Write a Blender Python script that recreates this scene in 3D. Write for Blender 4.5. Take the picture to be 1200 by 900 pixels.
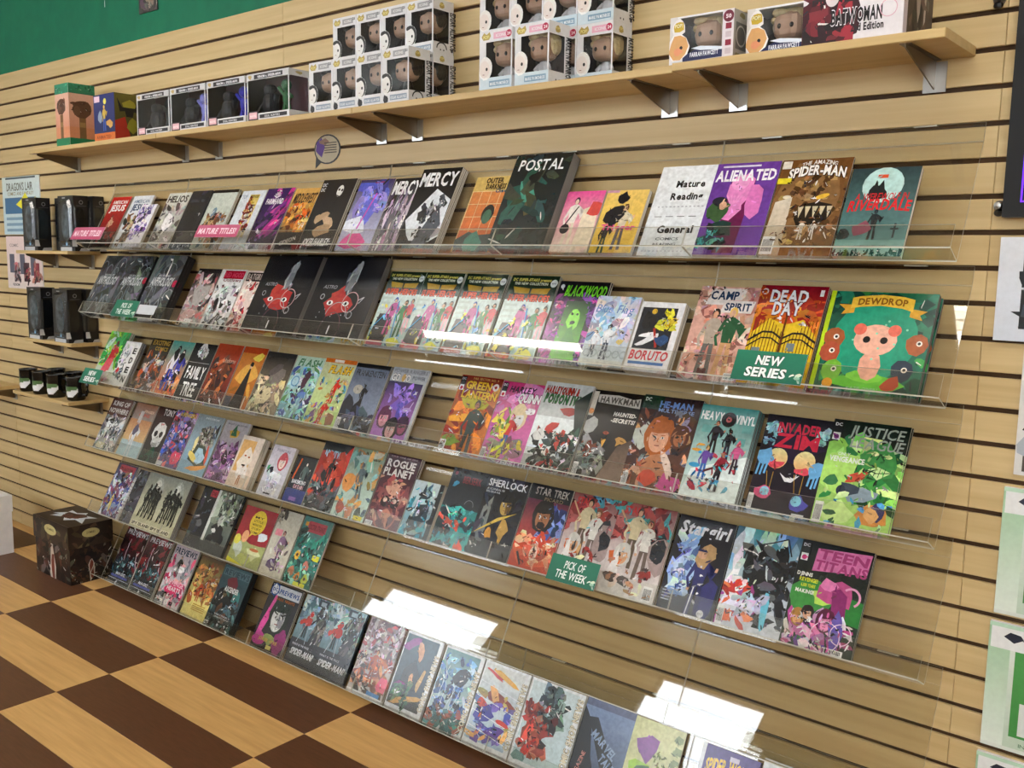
import bpy, math, random
from mathutils import Matrix, Vector

for o in list(bpy.data.objects):
    bpy.data.objects.remove(o)
SC = bpy.context.scene
COL = SC.collection

# ------------------------------------------------------------------ camera
cam = bpy.data.cameras.new('camera')
cam.sensor_width = 36.0
cam.lens = 1111.8 / 1200 * 36
cam.clip_start = 0.05
camo = bpy.data.objects.new('camera', cam)
COL.objects.link(camo)
R_ = Vector((0.76891148, 0.63916836, 0.01545777))
U_ = Vector((-0.09669931, 0.09236105, 0.99101901))
F_ = Vector((-0.63200029, 0.76350065, -0.13282461))
M = Matrix.Identity(4)
for i in range(3):
    M[i][0] = R_[i]; M[i][1] = U_[i]; M[i][2] = -F_[i]
M[0][3], M[1][3], M[2][3] = 0.0, -2.23619, 1.53267
camo.matrix_world = M
SC.camera = camo

# ------------------------------------------------------------------ world, light, exposure
world = bpy.data.worlds.new('sky')
SC.world = world
world.use_nodes = True
wn = world.node_tree.nodes
bg = wn['Background']
bg.inputs[0].default_value = (0.86, 0.93, 1.0, 1)
bg.inputs[1].default_value = 14.0
SC.view_settings.view_transform = 'Standard'
SC.view_settings.look = 'None'
SC.view_settings.gamma = 1
SC.view_settings.use_curve_mapping = False
SC.view_settings.exposure = 0.3
try:
    SC.cycles.transparent_max_bounces = 24
except Exception:
    pass
LAMP = 19.0        # ceiling diffuser strength
ROOM = (-8.6, 3.2, -4.5, 3.05)   # left, right, front, ceiling height
WINDOWS = [(-7.1, -5.55), (-3.82, -2.85), (0.2, 1.9)]
WIN_Z = (1.7, 2.84)

# ------------------------------------------------------------------ helpers
def lin(h, a=1.0):
    if not isinstance(h, str):
        return tuple(h) if len(h) == 4 else (*h, 1.0)
    v = [int(h[i:i + 2], 16) / 255 for i in (0, 2, 4)]
    return tuple([(c / 12.92 if c <= .04045 else ((c + .055) / 1.055) ** 2.4) for c in v] + [a])

def mat(name, col='808080', rough=.5, metal=0, spec=.5):
    m = bpy.data.materials.new(name); m.use_nodes = True
    b = m.node_tree.nodes['Principled BSDF']
    b.inputs['Base Color'].default_value = lin(col)
    b.inputs['Roughness'].default_value = rough
    b.inputs['Metallic'].default_value = metal
    b.inputs['Specular IOR Level'].default_value = spec
    return m

def noise_mat(name, c1, c2, scale=(1, 1, 1), rough=.5, nscale=8, spec=.4, bump=0, detail=4, c3=None):
    m = mat(name, c1, rough, 0, spec)
    nt = m.node_tree; b = nt.nodes['Principled BSDF']
    tc = nt.nodes.new('ShaderNodeTexCoord'); mp = nt.nodes.new('ShaderNodeMapping')
    oi = nt.nodes.new('ShaderNodeObjectInfo'); ad = nt.nodes.new('ShaderNodeVectorMath'); ad.operation = 'ADD'
    ml = nt.nodes.new('ShaderNodeMath'); ml.operation = 'MULTIPLY'; ml.inputs[1].default_value = 37
    nt.links.new(oi.outputs['Random'], ml.inputs[0])
    nt.links.new(tc.outputs['Object'], ad.inputs[0]); nt.links.new(ml.outputs[0], ad.inputs[1])
    mp.inputs['Scale'].default_value = scale
    nt.links.new(ad.outputs[0], mp.inputs['Vector'])
    n = nt.nodes.new('ShaderNodeTexNoise'); n.inputs['Scale'].default_value = nscale; n.inputs['Detail'].default_value = detail
    nt.links.new(mp.outputs[0], n.inputs['Vector'])
    r = nt.nodes.new('ShaderNodeValToRGB')
    r.color_ramp.elements[0].position = .32; r.color_ramp.elements[1].position = .68
    r.color_ramp.elements[0].color = lin(c1); r.color_ramp.elements[1].color = lin(c2)
    nt.links.new(n.outputs['Fac'], r.inputs[0]); nt.links.new(r.outputs[0], b.inputs['Base Color'])
    if bump:
        bp = nt.nodes.new('ShaderNodeBump'); bp.inputs['Strength'].default_value = bump; bp.inputs['Distance'].default_value = .002
        nt.links.new(n.outputs['Fac'], bp.inputs['Height']); nt.links.new(bp.outputs[0], b.inputs['Normal'])
    return m

def attr_mat(name, rough, spec=.5, rg=(.6, 1)):
    m = mat(name, 'ffffff', rough, 0, spec)
    nt = m.node_tree; b = nt.nodes['Principled BSDF']
    a = nt.nodes.new('ShaderNodeAttribute'); a.attribute_name = 'Col'
    tc = nt.nodes.new('ShaderNodeTexCoord')
    n = nt.nodes.new('ShaderNodeTexNoise'); n.inputs['Scale'].default_value = 90; n.inputs['Detail'].default_value = 5
    nt.links.new(tc.outputs['Object'], n.inputs['Vector'])
    mr = nt.nodes.new('ShaderNodeMapRange'); mr.inputs[1].default_value = .36; mr.inputs[2].default_value = .62
    mr.inputs[3].default_value = rg[0]; mr.inputs[4].default_value = rg[1]
    n2 = nt.nodes.new('ShaderNodeTexNoise'); n2.inputs['Scale'].default_value = 28; n2.inputs['Detail'].default_value = 2; n2.inputs['Distortion'].default_value = 1.5
    nt.links.new(tc.outputs['Object'], n2.inputs['Vector'])
    av = nt.nodes.new('ShaderNodeMath'); av.operation = 'MULTIPLY_ADD'; av.inputs[1].default_value = .45
    hf = nt.nodes.new('ShaderNodeMath'); hf.operation = 'MULTIPLY'; hf.inputs[1].default_value = .55
    nt.links.new(n.outputs['Fac'], hf.inputs[0]); nt.links.new(n2.outputs['Fac'], av.inputs[0]); nt.links.new(hf.outputs[0], av.inputs[2])
    nt.links.new(av.outputs[0], mr.inputs[0])
    v = nt.nodes.new('ShaderNodeVectorMath'); v.operation = 'SCALE'
    nt.links.new(a.outputs['Color'], v.inputs[0]); nt.links.new(mr.outputs[0], v.inputs['Scale'])
    nt.links.new(v.outputs[0], b.inputs['Base Color'])
    return m

def clear_mat(name, tint, base=.04, gloss=.02, gain=.96):
    m = bpy.data.materials.new(name); m.use_nodes = True
    nt = m.node_tree; nt.nodes.clear()
    out = nt.nodes.new('ShaderNodeOutputMaterial'); mx = nt.nodes.new('ShaderNodeMixShader')
    tr = nt.nodes.new('ShaderNodeBsdfTransparent'); gl = nt.nodes.new('ShaderNodeBsdfGlossy')
    tr.inputs[0].default_value = lin(tint); gl.inputs['Roughness'].default_value = gloss
    lw = nt.nodes.new('ShaderNodeLayerWeight'); lw.inputs[0].default_value = .5
    pw = nt.nodes.new('ShaderNodeMath'); pw.operation = 'POWER'; pw.inputs[1].default_value = 5
    ma = nt.nodes.new('ShaderNodeMath'); ma.operation = 'MULTIPLY_ADD'; ma.inputs[1].default_value = gain; ma.inputs[2].default_value = base
    nt.links.new(lw.outputs['Facing'], pw.inputs[0]); nt.links.new(pw.outputs[0], ma.inputs[0])
    nt.links.new(ma.outputs[0], mx.inputs[0]); nt.links.new(tr.outputs[0], mx.inputs[1]); nt.links.new(gl.outputs[0], mx.inputs[2])
    nt.links.new(mx.outputs[0], out.inputs[0])
    return m

def emit_mat(name, col, strength):
    m = bpy.data.materials.new(name); m.use_nodes = True
    nt = m.node_tree; nt.nodes.clear()
    out = nt.nodes.new('ShaderNodeOutputMaterial'); e = nt.nodes.new('ShaderNodeEmission')
    e.inputs[0].default_value = lin(col); e.inputs[1].default_value = strength
    nt.links.new(e.outputs[0], out.inputs[0]); return m

MT = dict(
    slat=noise_mat('maple slat laminate', 'bea474', 'cdb585', (.5, 1, 14), .42, 3.2, .4),
    back=noise_mat('groove fibreboard', '3a2613', '4a3219', (1, 1, 4), .8, 6),
    shelf=noise_mat('maple shelf board', 'b89c68', 'c9ae7a', (.6, 8, 10), .45, 3.5, .4),
    green=noise_mat('green wall paint', '06664a', '087050', (1, 1, 1), .6, 12, .3, .1),
    white_wall=noise_mat('pale wall paint', 'cfc8b8', 'd6cfc0', (1, 1, 1), .7, 5),
    ceil=noise_mat('ceiling tile', 'd2cec4', 'dedad0', (1, 1, 1), .8, 30),
    light_tile=noise_mat('light wood plank', 'c4985c', 'd6ab6c', (1.2, 16, 1), .38, 3.5, .45),
    dark_tile=noise_mat('dark brown plank', '53331f', '613d27', (3, 30, 1), .38, 5, .45),
    sub=mat('underlay', '2a1a12', .8),
    print=attr_mat('printed glossy cover', .24, .5, (.72, 1.0)), matte=attr_mat('printed matte card', .5, .4, (.9, .98)),
    paper=noise_mat('page edges', 'c9c2b4', 'e2dccf', (1, 400, 1), .8, 2),
    greypaper=noise_mat('dark page edges', '6e6a66', '8a8682', (1, 300, 1), .7, 2),
    blackpaper=mat('black board edge', '17171a', .5),
    white=noise_mat('white card', 'dddde0', 'e8e8ea', (1, 1, 1), .45, 20),
    black=mat('black card', '0c0c0e', .35), dark=noise_mat('smoky toy plastic', '16181c', '2c3036', (1, 1, 1), .4, 30),
    acrylic=clear_mat('clear acrylic', 'f9f9f7', .045), acedge=mat('acrylic edge', 'cfcdc0', .2),
    film=clear_mat('clear blister plastic', 'f6f7f8', .035, .05), lens=clear_mat('cloudy blister plastic', 'b8c4cc', .10, .22),
    metal=mat('brushed bracket metal', 'b9b9b6', .3, 1), arm=mat('bracket arm metal with reflection tint', '7a6c5a', .4, .9), screw=mat('steel screw', '9a9a98', .35, 1),  # bracket arm: brown of the mirrored surroundings is painted into its base colour
    brown=noise_mat('brown stone board', '1c110d', '2c1c14', (1, 1, 1), .32, 14),
    tvblack=mat('black gloss frame', '08090c', .35), glass=clear_mat('window glass', 'ffffff', .04),
    led=emit_mat('purple light strip', '6a30ff', 2.0), lamp=emit_mat('lamp diffuser', 'fff7ec', LAMP),
    frame=mat('window frame', '3a3a3c', .4), mug=mat('black glazed mug', '0a0a0b', .18),
    skin=mat('pale vinyl', 'b08c72', .4), hairb=mat('black vinyl', '131313', .35), hairy=noise_mat('blond vinyl', 'c8b283', 'd8c597', (1, 1, 1), .45, 60),
    whitev=mat('white vinyl', 'd8d8da', .4), lamph=mat('lamp housing', 'c8c8c8', .5),
)

def link(o, parent=None):
    COL.objects.link(o)
    if parent is not None:
        o.parent = parent
    return o

def tag(o, label=None, cat=None, group=None, kind=None):
    if label: o['label'] = label
    if cat: o['category'] = cat
    if group: o['group'] = group
    if kind: o['kind'] = kind
    return o

def empty(name, loc=(0, 0, 0), rot=(0, 0, 0), label=None, cat=None, group=None):
    o = bpy.data.objects.new(name, None); o.empty_display_size = .05
    link(o); o.location = loc; o.rotation_euler = rot
    return tag(o, label, cat, group)

class MB:
    def __init__(s): s.v = []; s.f = []; s.m = []
    def add(s, vs, fs, mi=0):
        n = len(s.v); s.v += [tuple(v) for v in vs]; s.f += [tuple(i + n for i in f) for f in fs]; s.m += [mi] * len(fs); return s
    def box(s, x0, y0, z0, x1, y1, z1, mi=0):
        vs = [(x0, y0, z0), (x1, y0, z0), (x1, y1, z0), (x0, y1, z0), (x0, y0, z1), (x1, y0, z1), (x1, y1, z1), (x0, y1, z1)]
        return s.add(vs, [(0, 3, 2, 1), (4, 5, 6, 7), (0, 1, 5, 4), (1, 2, 6, 5), (2, 3, 7, 6), (3, 0, 4, 7)], mi)
    def bevbox(s, x0, y0, z0, x1, y1, z1, b=.002, mi=0):
        # front (-y) face bevelled
        vs = [(x0, y1, z0), (x1, y1, z0), (x1, y1, z1), (x0, y1, z1),
              (x0, y0 + b, z0), (x1, y0 + b, z0), (x1, y0 + b, z1), (x0, y0 + b, z1),
              (x0 + b, y0, z0 + b), (x1 - b, y0, z0 + b), (x1 - b, y0, z1 - b), (x0 + b, y0, z1 - b)]
        fs = [(0, 3, 2, 1), (8, 9, 10, 11)]
        for i in range(4):
            j = (i + 1) % 4
            fs += [(i, j, 4 + j, 4 + i), (4 + i, 4 + j, 8 + j, 8 + i)]
        return s.add(vs, fs, mi)
    def prism(s, pts, x0, x1, mi=0, cap=None):
        n = len(pts)   # pts in (y,z)
        vs = [(x0, y, z) for y, z in pts] + [(x1, y, z) for y, z in pts]
        s.add(vs, [tuple(range(n)), tuple(range(2 * n - 1, n - 1, -1))], mi if cap is None else cap)
        n0 = len(s.v) - 2 * n
        for i in range(n):
            j = (i + 1) % n
            s.f.append((n0 + i, n0 + n + i, n0 + n + j, n0 + j)); s.m.append(mi)
        return s
    def lathe(s, prof, n=20, c=(0, 0, 0), mi=0):
        vs = []; k = len(prof)
        for i in range(n):
            a = 2 * math.pi * i / n
            vs += [(c[0] + r * math.cos(a), c[1] + r * math.sin(a), c[2] + z) for r, z in prof]
        fs = [(i * k + j, ((i + 1) % n) * k + j, ((i + 1) % n) * k + j + 1, i * k + j + 1) for i in range(n) for j in range(k - 1)]
        return s.add(vs, fs, mi)
    def blob(s, c, r, n=10, m=7, p=1.0, mi=0):
        vs = []; fs = []
        sg = lambda v: math.copysign(abs(v) ** p, v)
        for j in range(m + 1):
            t = math.pi * j / m
            for i in range(n):
                a = 2 * math.pi * i / n
                vs.append((c[0] + r[0] * sg(math.sin(t)) * sg(math.cos(a)), c[1] + r[1] * sg(math.sin(t)) * sg(math.sin(a)), c[2] + r[2] * sg(math.cos(t))))
        for j in range(m):
            for i in range(n):
                k = (i + 1) % n
                fs.append((j * n + i, (j + 1) * n + i, (j + 1) * n + k, j * n + k))
        return s.add(vs, fs, mi)
    def tube(s, pts, r, n=6, mi=0):
        vs = []; fs = []
        P = [Vector(p) for p in pts]
        for i, p in enumerate(P):
            d = (P[min(i + 1, len(P) - 1)] - P[max(i - 1, 0)]).normalized()
            a = d.cross(Vector((0, 0, 1)));
            if a.length < 1e-3: a = d.cross(Vector((1, 0, 0)))
            a.normalize(); b = d.cross(a)
            for k in range(n):
                t = 2 * math.pi * k / n; vs.append(p + a * r * math.cos(t) + b * r * math.sin(t))
        for i in range(len(P) - 1):
            for k in range(n):
                l = (k + 1) % n; fs.append((i * n + k, i * n + l, (i + 1) * n + l, (i + 1) * n + k))
        fs += [tuple(range(n)), tuple(range(len(vs) - 1, len(vs) - n - 1, -1))]
        return s.add(vs, fs, mi)
    def mesh(s, name, *mats):
        me = bpy.data.meshes.new(name); me.from_pydata(s.v, [], s.f)
        for m in mats: me.materials.append(MT[m] if isinstance(m, str) else m)
        if len(mats) > 1: me.polygons.foreach_set('material_index', s.m)
        me.update(); return me
    def build(s, name, mats, parent=None, loc=(0, 0, 0), rot=(0, 0, 0), smooth=False):
        me = s.mesh(name, *([mats] if isinstance(mats, str) else mats))
        if smooth: me.polygons.foreach_set('use_smooth', [True] * len(me.polygons))
        o = bpy.data.objects.new(name, me); link(o, parent); o.location = loc; o.rotation_euler = rot
        return o

# ------------------------------------------------------------------ lettering
GL = {}
def glyph(ch, off):
    key = (ch, off)
    if key in GL: return GL[key]
    c = bpy.data.curves.new('glyph', 'FONT'); c.body = ch; c.resolution_u = 2; c.offset = off; c.size = 1
    o = bpy.data.objects.new('glyph', c)
    me = o.to_mesh()
    vs = [(v.co.x, v.co.y) for v in me.vertices]; fs = [tuple(p.vertices) for p in me.polygons]
    o.to_mesh_clear(); bpy.data.objects.remove(o); bpy.data.curves.remove(c)
    if vs:
        x0 = min(v[0] for v in vs); x1 = max(v[0] for v in vs)
        vs = [(x - x0, y) for x, y in vs]; wd = x1 - x0
    else: wd = .25
    GL[key] = (vs, fs, wd); return GL[key]

EPS = 0.00005
class Art:
    """flat print: polygons with their own colours, stacked in thin layers"""
    def __init__(s, w, h, seed=1):
        s.w, s.h, s.A = w, h, h / w; s.v = []; s.f = []; s.c = []; s.z = 0; s.rn = random.Random(seed); s.tb = []
    def poly(s, pts, c, c2=None, clip=True):
        if clip:
            for ax, lo, sg in ((0, 0, 1), (0, 1, -1), (1, 0, 1), (1, 1, -1)):
                out = []
                for i in range(len(pts)):
                    a, b = pts[i - 1], pts[i]
                    ia, ib = (a[ax] - lo) * sg >= 0, (b[ax] - lo) * sg >= 0
                    if ia != ib:
                        t = (lo - a[ax]) / (b[ax] - a[ax]); out.append((a[0] + t * (b[0] - a[0]), a[1] + t * (b[1] - a[1])))
                    if ib: out.append(b)
                pts = out
                if len(pts) < 3: return s
        n = len(s.v); y0 = min(p[1] for p in pts); y1 = max(p[1] for p in pts) + 1e-9
        c = lin(c); c2 = lin(c2) if c2 else c
        for p in pts:
            s.v.append((p[0] * s.w, -s.z * EPS, p[1] * s.h)); t = (p[1] - y0) / (y1 - y0)
            s.c.append(tuple(c[k] * (1 - t) + c2[k] * t for k in range(4)))
        s.f.append(tuple(range(n, n + len(pts)))); return s
    def up(s): s.z += 1
    def g(s, c, c2=None): s.up(); return s.poly([(0, 0), (1, 0), (1, 1), (0, 1)], c, c2)
    def r(s, x0, y0, x1, y1, c, c2=None): s.up(); return s.poly([(x0, y0), (x1, y0), (x1, y1), (x0, y1)], c, c2)
    def p(s, pts, c, c2=None): s.up(); return s.poly([(pts[i], pts[i + 1]) for i in range(0, len(pts), 2)], c, c2)
    def e(s, x, y, r, ry=None, c='ffffff', c2=None, rot=0, n=18):
        ry = r if ry is None else ry; s.up(); ca, sa = math.cos(rot), math.sin(rot); P = []
        for i in range(n):
            a = 2 * math.pi * i / n; u, v = r * math.cos(a), ry * math.sin(a)
            P.append((x + u * ca - v * sa, y + (u * sa + v * ca) / s.A))
        return s.poly(P, c, c2)
    def b(s, x, y, r, ry=None, c='ffffff', rot=0, n=9, j=.3, layer=True, c2=None):
        ry = r if ry is None else ry
        if layer: s.up()
        ca, sa = math.cos(rot), math.sin(rot); P = []
        for i in range(n):
            a = 2 * math.pi * i / n; k = 1 + s.rn.uniform(-j, j); u, v = r * k * math.cos(a), ry * k * math.sin(a)
            P.append((x + u * ca - v * sa, y + (u * sa + v * ca) / s.A))
        return s.poly(P, c, c2)
    def s_(s, n, cols, x0=0, y0=0, x1=1, y1=1, r=.08, asp=2.2, ang=None, spread=.9):
        cols = cols.split()
        m = int(n * 2.2) if s.h > .12 else n
        ink = s.h > .12 and n > 9
        for i in range(m):
            s.z += .1
            k = s.rn.uniform(.35, 1.25) * r * (1.15 - .6 * i / m)
            th_ = s.rn.uniform(-1.5, 1.5) if ang is None else ang + s.rn.uniform(-spread, spread) * .4
            x, y = s.rn.uniform(x0, x1), s.rn.uniform(y0, y1)
            c = lin(s.rn.choice(cols)); f = s.rn.uniform(.6, 1.3); c = tuple(min(q * f, 1) for q in c[:3])
            s.b(x, y, k * asp ** .5, k / asp ** .5, c, th_, n=7, layer=False, j=.45, c2=tuple(min(q * s.rn.uniform(.7, 1.4), 1) for q in c))
            if ink and i % 3 == 0:
                d = s.rn.uniform(.3, .9) * k; s.z += .1
                s.b(x + s.rn.uniform(-.5, .5) * k, y + s.rn.uniform(-.5, .5) * k / s.A, d * 1.3, d * .16, c=(.02, .018, .025) if i % 2 == 0 else (.8, .78, .74), rot=th_ + s.rn.uniform(-.6, .6), n=6, layer=False, j=.5)
        s.z = math.ceil(s.z); return s
    def L(s, pts, wd, c):
        s.up(); P = [(pts[i], pts[i + 1] * s.A) for i in range(0, len(pts), 2)]
        for a, b in zip(P, P[1:]):
            dx, dy = b[0] - a[0], b[1] - a[1]; l = math.hypot(dx, dy) or 1; nx, ny = -dy / l * wd / 2, dx / l * wd / 2
            s.poly([(q[0], q[1] / s.A) for q in ((a[0] + nx, a[1] + ny), (a[0] - nx, a[1] - ny), (b[0] - nx, b[1] - ny), (b[0] + nx, b[1] + ny))], c)
        return s
    def ring(s, x, y, r, wd, c, n=20, a0=0, a1=6.2832, ry=None):
        ry = ry or r; pts = []
        for i in range(n + 1):
            a = a0 + (a1 - a0) * i / n; pts += [x + r * math.cos(a), y + ry * math.sin(a) / s.A]
        return s.L(pts, wd, c)
    def t(s, txt, x, y, w, h, c, bold=1, sh=0, out=None, rot=0, c2=None, arc=0):
        """text box: lower left x,y, size w,h (all 0..1)"""
        def lay(off, col, col2, grow):
            s.up(); cx = 0; L_ = []
            for ch in txt:
                vs, fs, wd = glyph(ch, off)
                if ch == ' ': cx += .35; continue
                L_.append((vs, fs, cx)); cx += wd + (.07 if off < .03 else .05)
            nv0 = len(s.v); tot = max(cx - .06, .1); kx = w / tot; ky = h / .72
            col = lin(col); col2 = lin(col2) if col2 else col
            ca, sa = math.cos(rot), math.sin(rot)
            for vs, fs, ox in L_:
                n = len(s.v)
                for vx, vy in vs:
                    X = (vx + ox) * kx + sh * vy * ky * s.A; Y = vy * ky
                    if arc: Y += arc * (1 - ((X / w) * 2 - 1) ** 2)
                    Ys = Y * s.A; X, Ys = X * ca - Ys * sa, X * sa + Ys * ca
                    s.v.append(((x + X) * s.w, -s.z * EPS, (y + Ys / s.A) * s.h))
                    q = min(max(vy / .72, 0), 1); s.c.append(tuple(col[k] * (1 - q) + col2[k] * q for k in range(4)))
                s.f += [tuple(i + n for i in f) for f in fs]
            q = s.v[nv0:]
            if q: s.tb.append((min(v[0] for v in q) / s.w - .02, min(v[2] for v in q) / s.h - .015, max(v[0] for v in q) / s.w + .02, max(v[2] for v in q) / s.h + .015))
        bo = {0: 0, 1: .015, 2: .035}[bold]
        if out: lay(bo + .05, out, None, 0)
        lay(bo, c, c2, 0); return s
    def k(s, x=.03, y=.02, w=.2, h=.07, c='f0f0f0'):
        s.r(x, y, x + w, y + h, c); s.up(); n = 13
        for i in range(n):
            a = x + w * (.08 + .84 * i / n); s.poly([(a, y + h * .15), (a + w * s.rn.uniform(.02, .05), y + h * .15), (a + w * .03, y + h * .85), (a, y + h * .85)], '202020')
        return s
    def f_(s, x, y, h, body, skin='c89a78', hair='2a1c14', legs=None, lean=0, arms=1, cape=None):
        """generic standing figure, feet at x,y, height h in v units"""
        H = h * s.A; legs = legs or body
        def Q(pts, c): s.up(); s.poly([(x + (px + lean * pz) * H, y + pz * H / s.A) for px, pz in pts], c)
        if cape: Q([(-.13, .1), (.16, .06), (.1, .8), (-.08, .8)], cape)
        Q([(-.1, 0), (-.03, 0), (.0, .45), (.02, .45), (.05, 0), (.12, 0), (.08, .5), (-.07, .5)], legs)
        Q([(-.07, .47), (.08, .47), (.12, .8), (.04, .85), (-.03, .85), (-.11, .8)], body)
        if arms:
            Q([(-.11, .8), (-.07, .72), (-.15, .55), (-.1, .42), (-.14, .41), (-.19, .55)], body)
            Q([(.12, .8), (.08, .72), (.15, .6), (.22, .72), (.25, .7), (.17, .54)], body)
            Q([(-.14, .42), (-.1, .42), (-.11, .37), (-.15, .38)], skin); Q([(.21, .7), (.25, .7), (.26, .76), (.22, .76)], skin)
        X = x + lean * .92 * H
        s.e(X + .005 * H, y + .925 * H / s.A, .058 * H, .075 * H, hair, n=12); s.e(X, y + .905 * H / s.A, .04 * H, .055 * H, skin, n=10)
        return s
    def h_(s, x, y, r, skin='d0a080', hair='3a2418', eye='202020', jaw=1.25, hairr=1.25, shade=None):
        """generic portrait head"""
        s.b(x, y + .18 * r / s.A, r * hairr, r * jaw * hairr, hair, n=14, j=.06)
        s.e(x, y - .05 * r / s.A, r * .8, r * jaw * .86, skin)
        if shade: s.p([x, y + r / s.A, x + r * .8, y + .4 * r / s.A, x + r * .7, y - .7 * r / s.A, x + .1 * r, y - r / s.A], shade)
        s.p([x - r * .85, y + .4 * r / s.A, x - .2 * r, y + .35 * r / s.A, x + .9 * r, y + .55 * r / s.A, x + .7 * r, y + 1.1 * r / s.A, x - .6 * r, y + 1.15 * r / s.A], hair)
        for k in (-1, 1):
            s.e(x + k * .32 * r, y + .05 * r / s.A, r * .15, r * .09, 'e8e4dc', n=8); s.e(x + k * .32 * r, y + .05 * r / s.A, r * .07, r * .08, eye, n=8)
            s.L([x + k * .15 * r, y + .22 * r / s.A, x + k * .5 * r, y + .26 * r / s.A], r * .06, hair)
        s.L([x, y, x - .05 * r, y - .28 * r / s.A, x + .08 * r, y - .3 * r / s.A], r * .05, shade or hair)
        s.L([x - .2 * r, y - .6 * r / s.A, x + .2 * r, y - .58 * r / s.A], r * .07, '7a3028')
        return s
    def detail(s, n=110):
        """small brush strokes in the colours already there, kept clear of the lettering"""
        base = [(f, s.c[f[0]]) for f in s.f if len(f) > 4]
        if len(base) < 12: return
        s.up(); s.z += .5
        for i in range(n):
            f, c = s.rn.choice(base); k = s.rn.sample(list(f), 2)
            x = sum(s.v[q][0] for q in k) / 2 / s.w; y = sum(s.v[q][2] for q in k) / 2 / s.h
            if any(a <= x <= c_ and b <= y <= d for a, b, c_, d in s.tb): continue
            g_ = s.rn.choice((.35, .6, .75, 1.25, 1.45)); c = tuple(min(q * g_, .9) for q in c[:3]); s.z += .04
            r = s.rn.uniform(.01, .034)
            s.b(x, y, r * s.rn.uniform(1, 2), r * .45, c, s.rn.uniform(-1.6, 1.6), n=6, layer=False, j=.4)
    def mesh(s, name='print', m='print'):
        me = bpy.data.meshes.new(name); me.from_pydata(s.v, [], s.f)
        ca = me.color_attributes.new('Col', 'FLOAT_COLOR', 'POINT')
        ca.data.foreach_set('color', [x for c in s.c for x in c])
        me.materials.append(MT[m]); me.update(); return me
    def build(s, name, parent, loc=(0, 0, 0), rot=(0, 0, 0), m='print'):
        o = bpy.data.objects.new(name, s.mesh(name, m)); link(o, parent); o.location = loc; o.rotation_euler = rot; return o

# ------------------------------------------------------------------ structure
G = 0.0762
TOP = 2.4384
L_, RR, FR, CE = ROOM
w = MB(); w.box(L_, .014, 0, RR, .09, CE); wall_back = tag(w.build('wall_back', 'green'), kind='structure')
bb = MB(); bb.box(-7.843, .009, 0, 1.911, .014, TOP); bb.build('backing_board', 'back', wall_back)
PX = [-7.843, -5.405, -2.966, -.528, 1.911]
slat_me = {}
for a, b in zip(PX, PX[1:]):
    for k in range(32):
        hi = 0 if k == 0 else .0056
        key = (round(b - a, 3), k == 0)
        if key not in slat_me:
            m = MB(); m.bevbox(.0004, 0, .0056, b - a - .0004, .009, G - hi, .0012); slat_me[key] = m.mesh('slat', 'slat')
        o = bpy.data.objects.new('slat', slat_me[key]); link(o, wall_back); o.location = (a, 0, TOP - (k + 1) * G)
fl = MB(); fl.box(L_, FR, -.05, RR, .014, -.003); floor = tag(fl.build('floor', 'sub'), kind='structure')
TX, TY, X0, Y0 = .8834, .1931, -4.103, -.241
tm = {}
for j in range(-4, 8):
    for i in range(-2, 22):
        y1 = min(Y0 - i * TY, .012); y0 = Y0 - (i + 1) * TY
        if y0 < FR or y1 - y0 < .02: continue
        lt = (i + j) % 2 == 0; key = (lt, round(y1 - y0, 3))
        if key not in tm:
            m = MB(); dx, dy, e = TX - .0008, y1 - y0 - .0008, .0008
            m.add([(0, 0, -.003), (dx, 0, -.003), (dx, dy, -.003), (0, dy, -.003), (0, 0, -e), (dx, 0, -e), (dx, dy, -e), (0, dy, -e), (e, e, 0), (dx - e, e, 0), (dx - e, dy - e, 0), (e, dy - e, 0)],
                  [(0, 3, 2, 1), (8, 9, 10, 11)] + [q for a in range(4) for q in ((a, (a + 1) % 4, 4 + (a + 1) % 4, 4 + a), (4 + a, 4 + (a + 1) % 4, 8 + (a + 1) % 4, 8 + a))])
            tm[key] = m.mesh('floor_plank', 'light_tile' if lt else 'dark_tile')
        o = bpy.data.objects.new('floor_plank', tm[key]); link(o, floor); o.location = (X0 + j * TX, y0, 0)
ce = MB(); ce.box(L_, FR, CE, RR, .09, CE + .06); tag(ce.build('ceiling', 'ceil'), kind='structure')
for nm, x0, x1 in (('wall_left', L_ - .08, L_), ('wall_right', RR, RR + .08)):
    m = MB(); m.box(x0, FR, 0, x1, .09, CE); tag(m.build(nm, 'white_wall'), kind='structure')
m = MB(); xs = [L_]
for a, b in WINDOWS: xs += [a, b]
xs.append(RR)
for i in range(0, len(xs), 2): m.box(xs[i], FR - .1, 0, xs[i + 1], FR, CE)
for a, b in WINDOWS:
    m.box(a, FR - .1, 0, b, FR, WIN_Z[0]); m.box(a, FR - .1, WIN_Z[1], b, FR, CE)
tag(m.build('wall_front', 'white_wall'), kind='structure')
for i, (a, b) in enumerate(WINDOWS):
    m = MB(); t = .035; z0, z1 = WIN_Z
    m.box(a, FR - .07, z0, a + t, FR - .03, z1); m.box(b - t, FR - .07, z0, b, FR - .03, z1)
    m.box(a + t, FR - .07, z0, b - t, FR - .03, z0 + t); m.box(a + t, FR - .07, z1 - t, b - t, FR - .03, z1)
    o = tag(m.build('window_%d' % (i + 1), 'frame'), kind='structure')
    g = MB(); g.box(a + t, FR - .052, z0 + t, b - t, FR - .047, z1 - t); g.build('pane', 'glass', o)
    l = bpy.data.lights.new('daylight portal', 'AREA'); l.shape = 'RECTANGLE'; l.size = b - a; l.size_y = z1 - z0
    l.cycles.is_portal = True
    lo = bpy.data.objects.new('daylight_portal', l); link(lo); lo.location = ((a + b) / 2, FR - .12, (z0 + z1) / 2); lo.rotation_euler = (-math.pi / 2, 0, 0)

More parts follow.
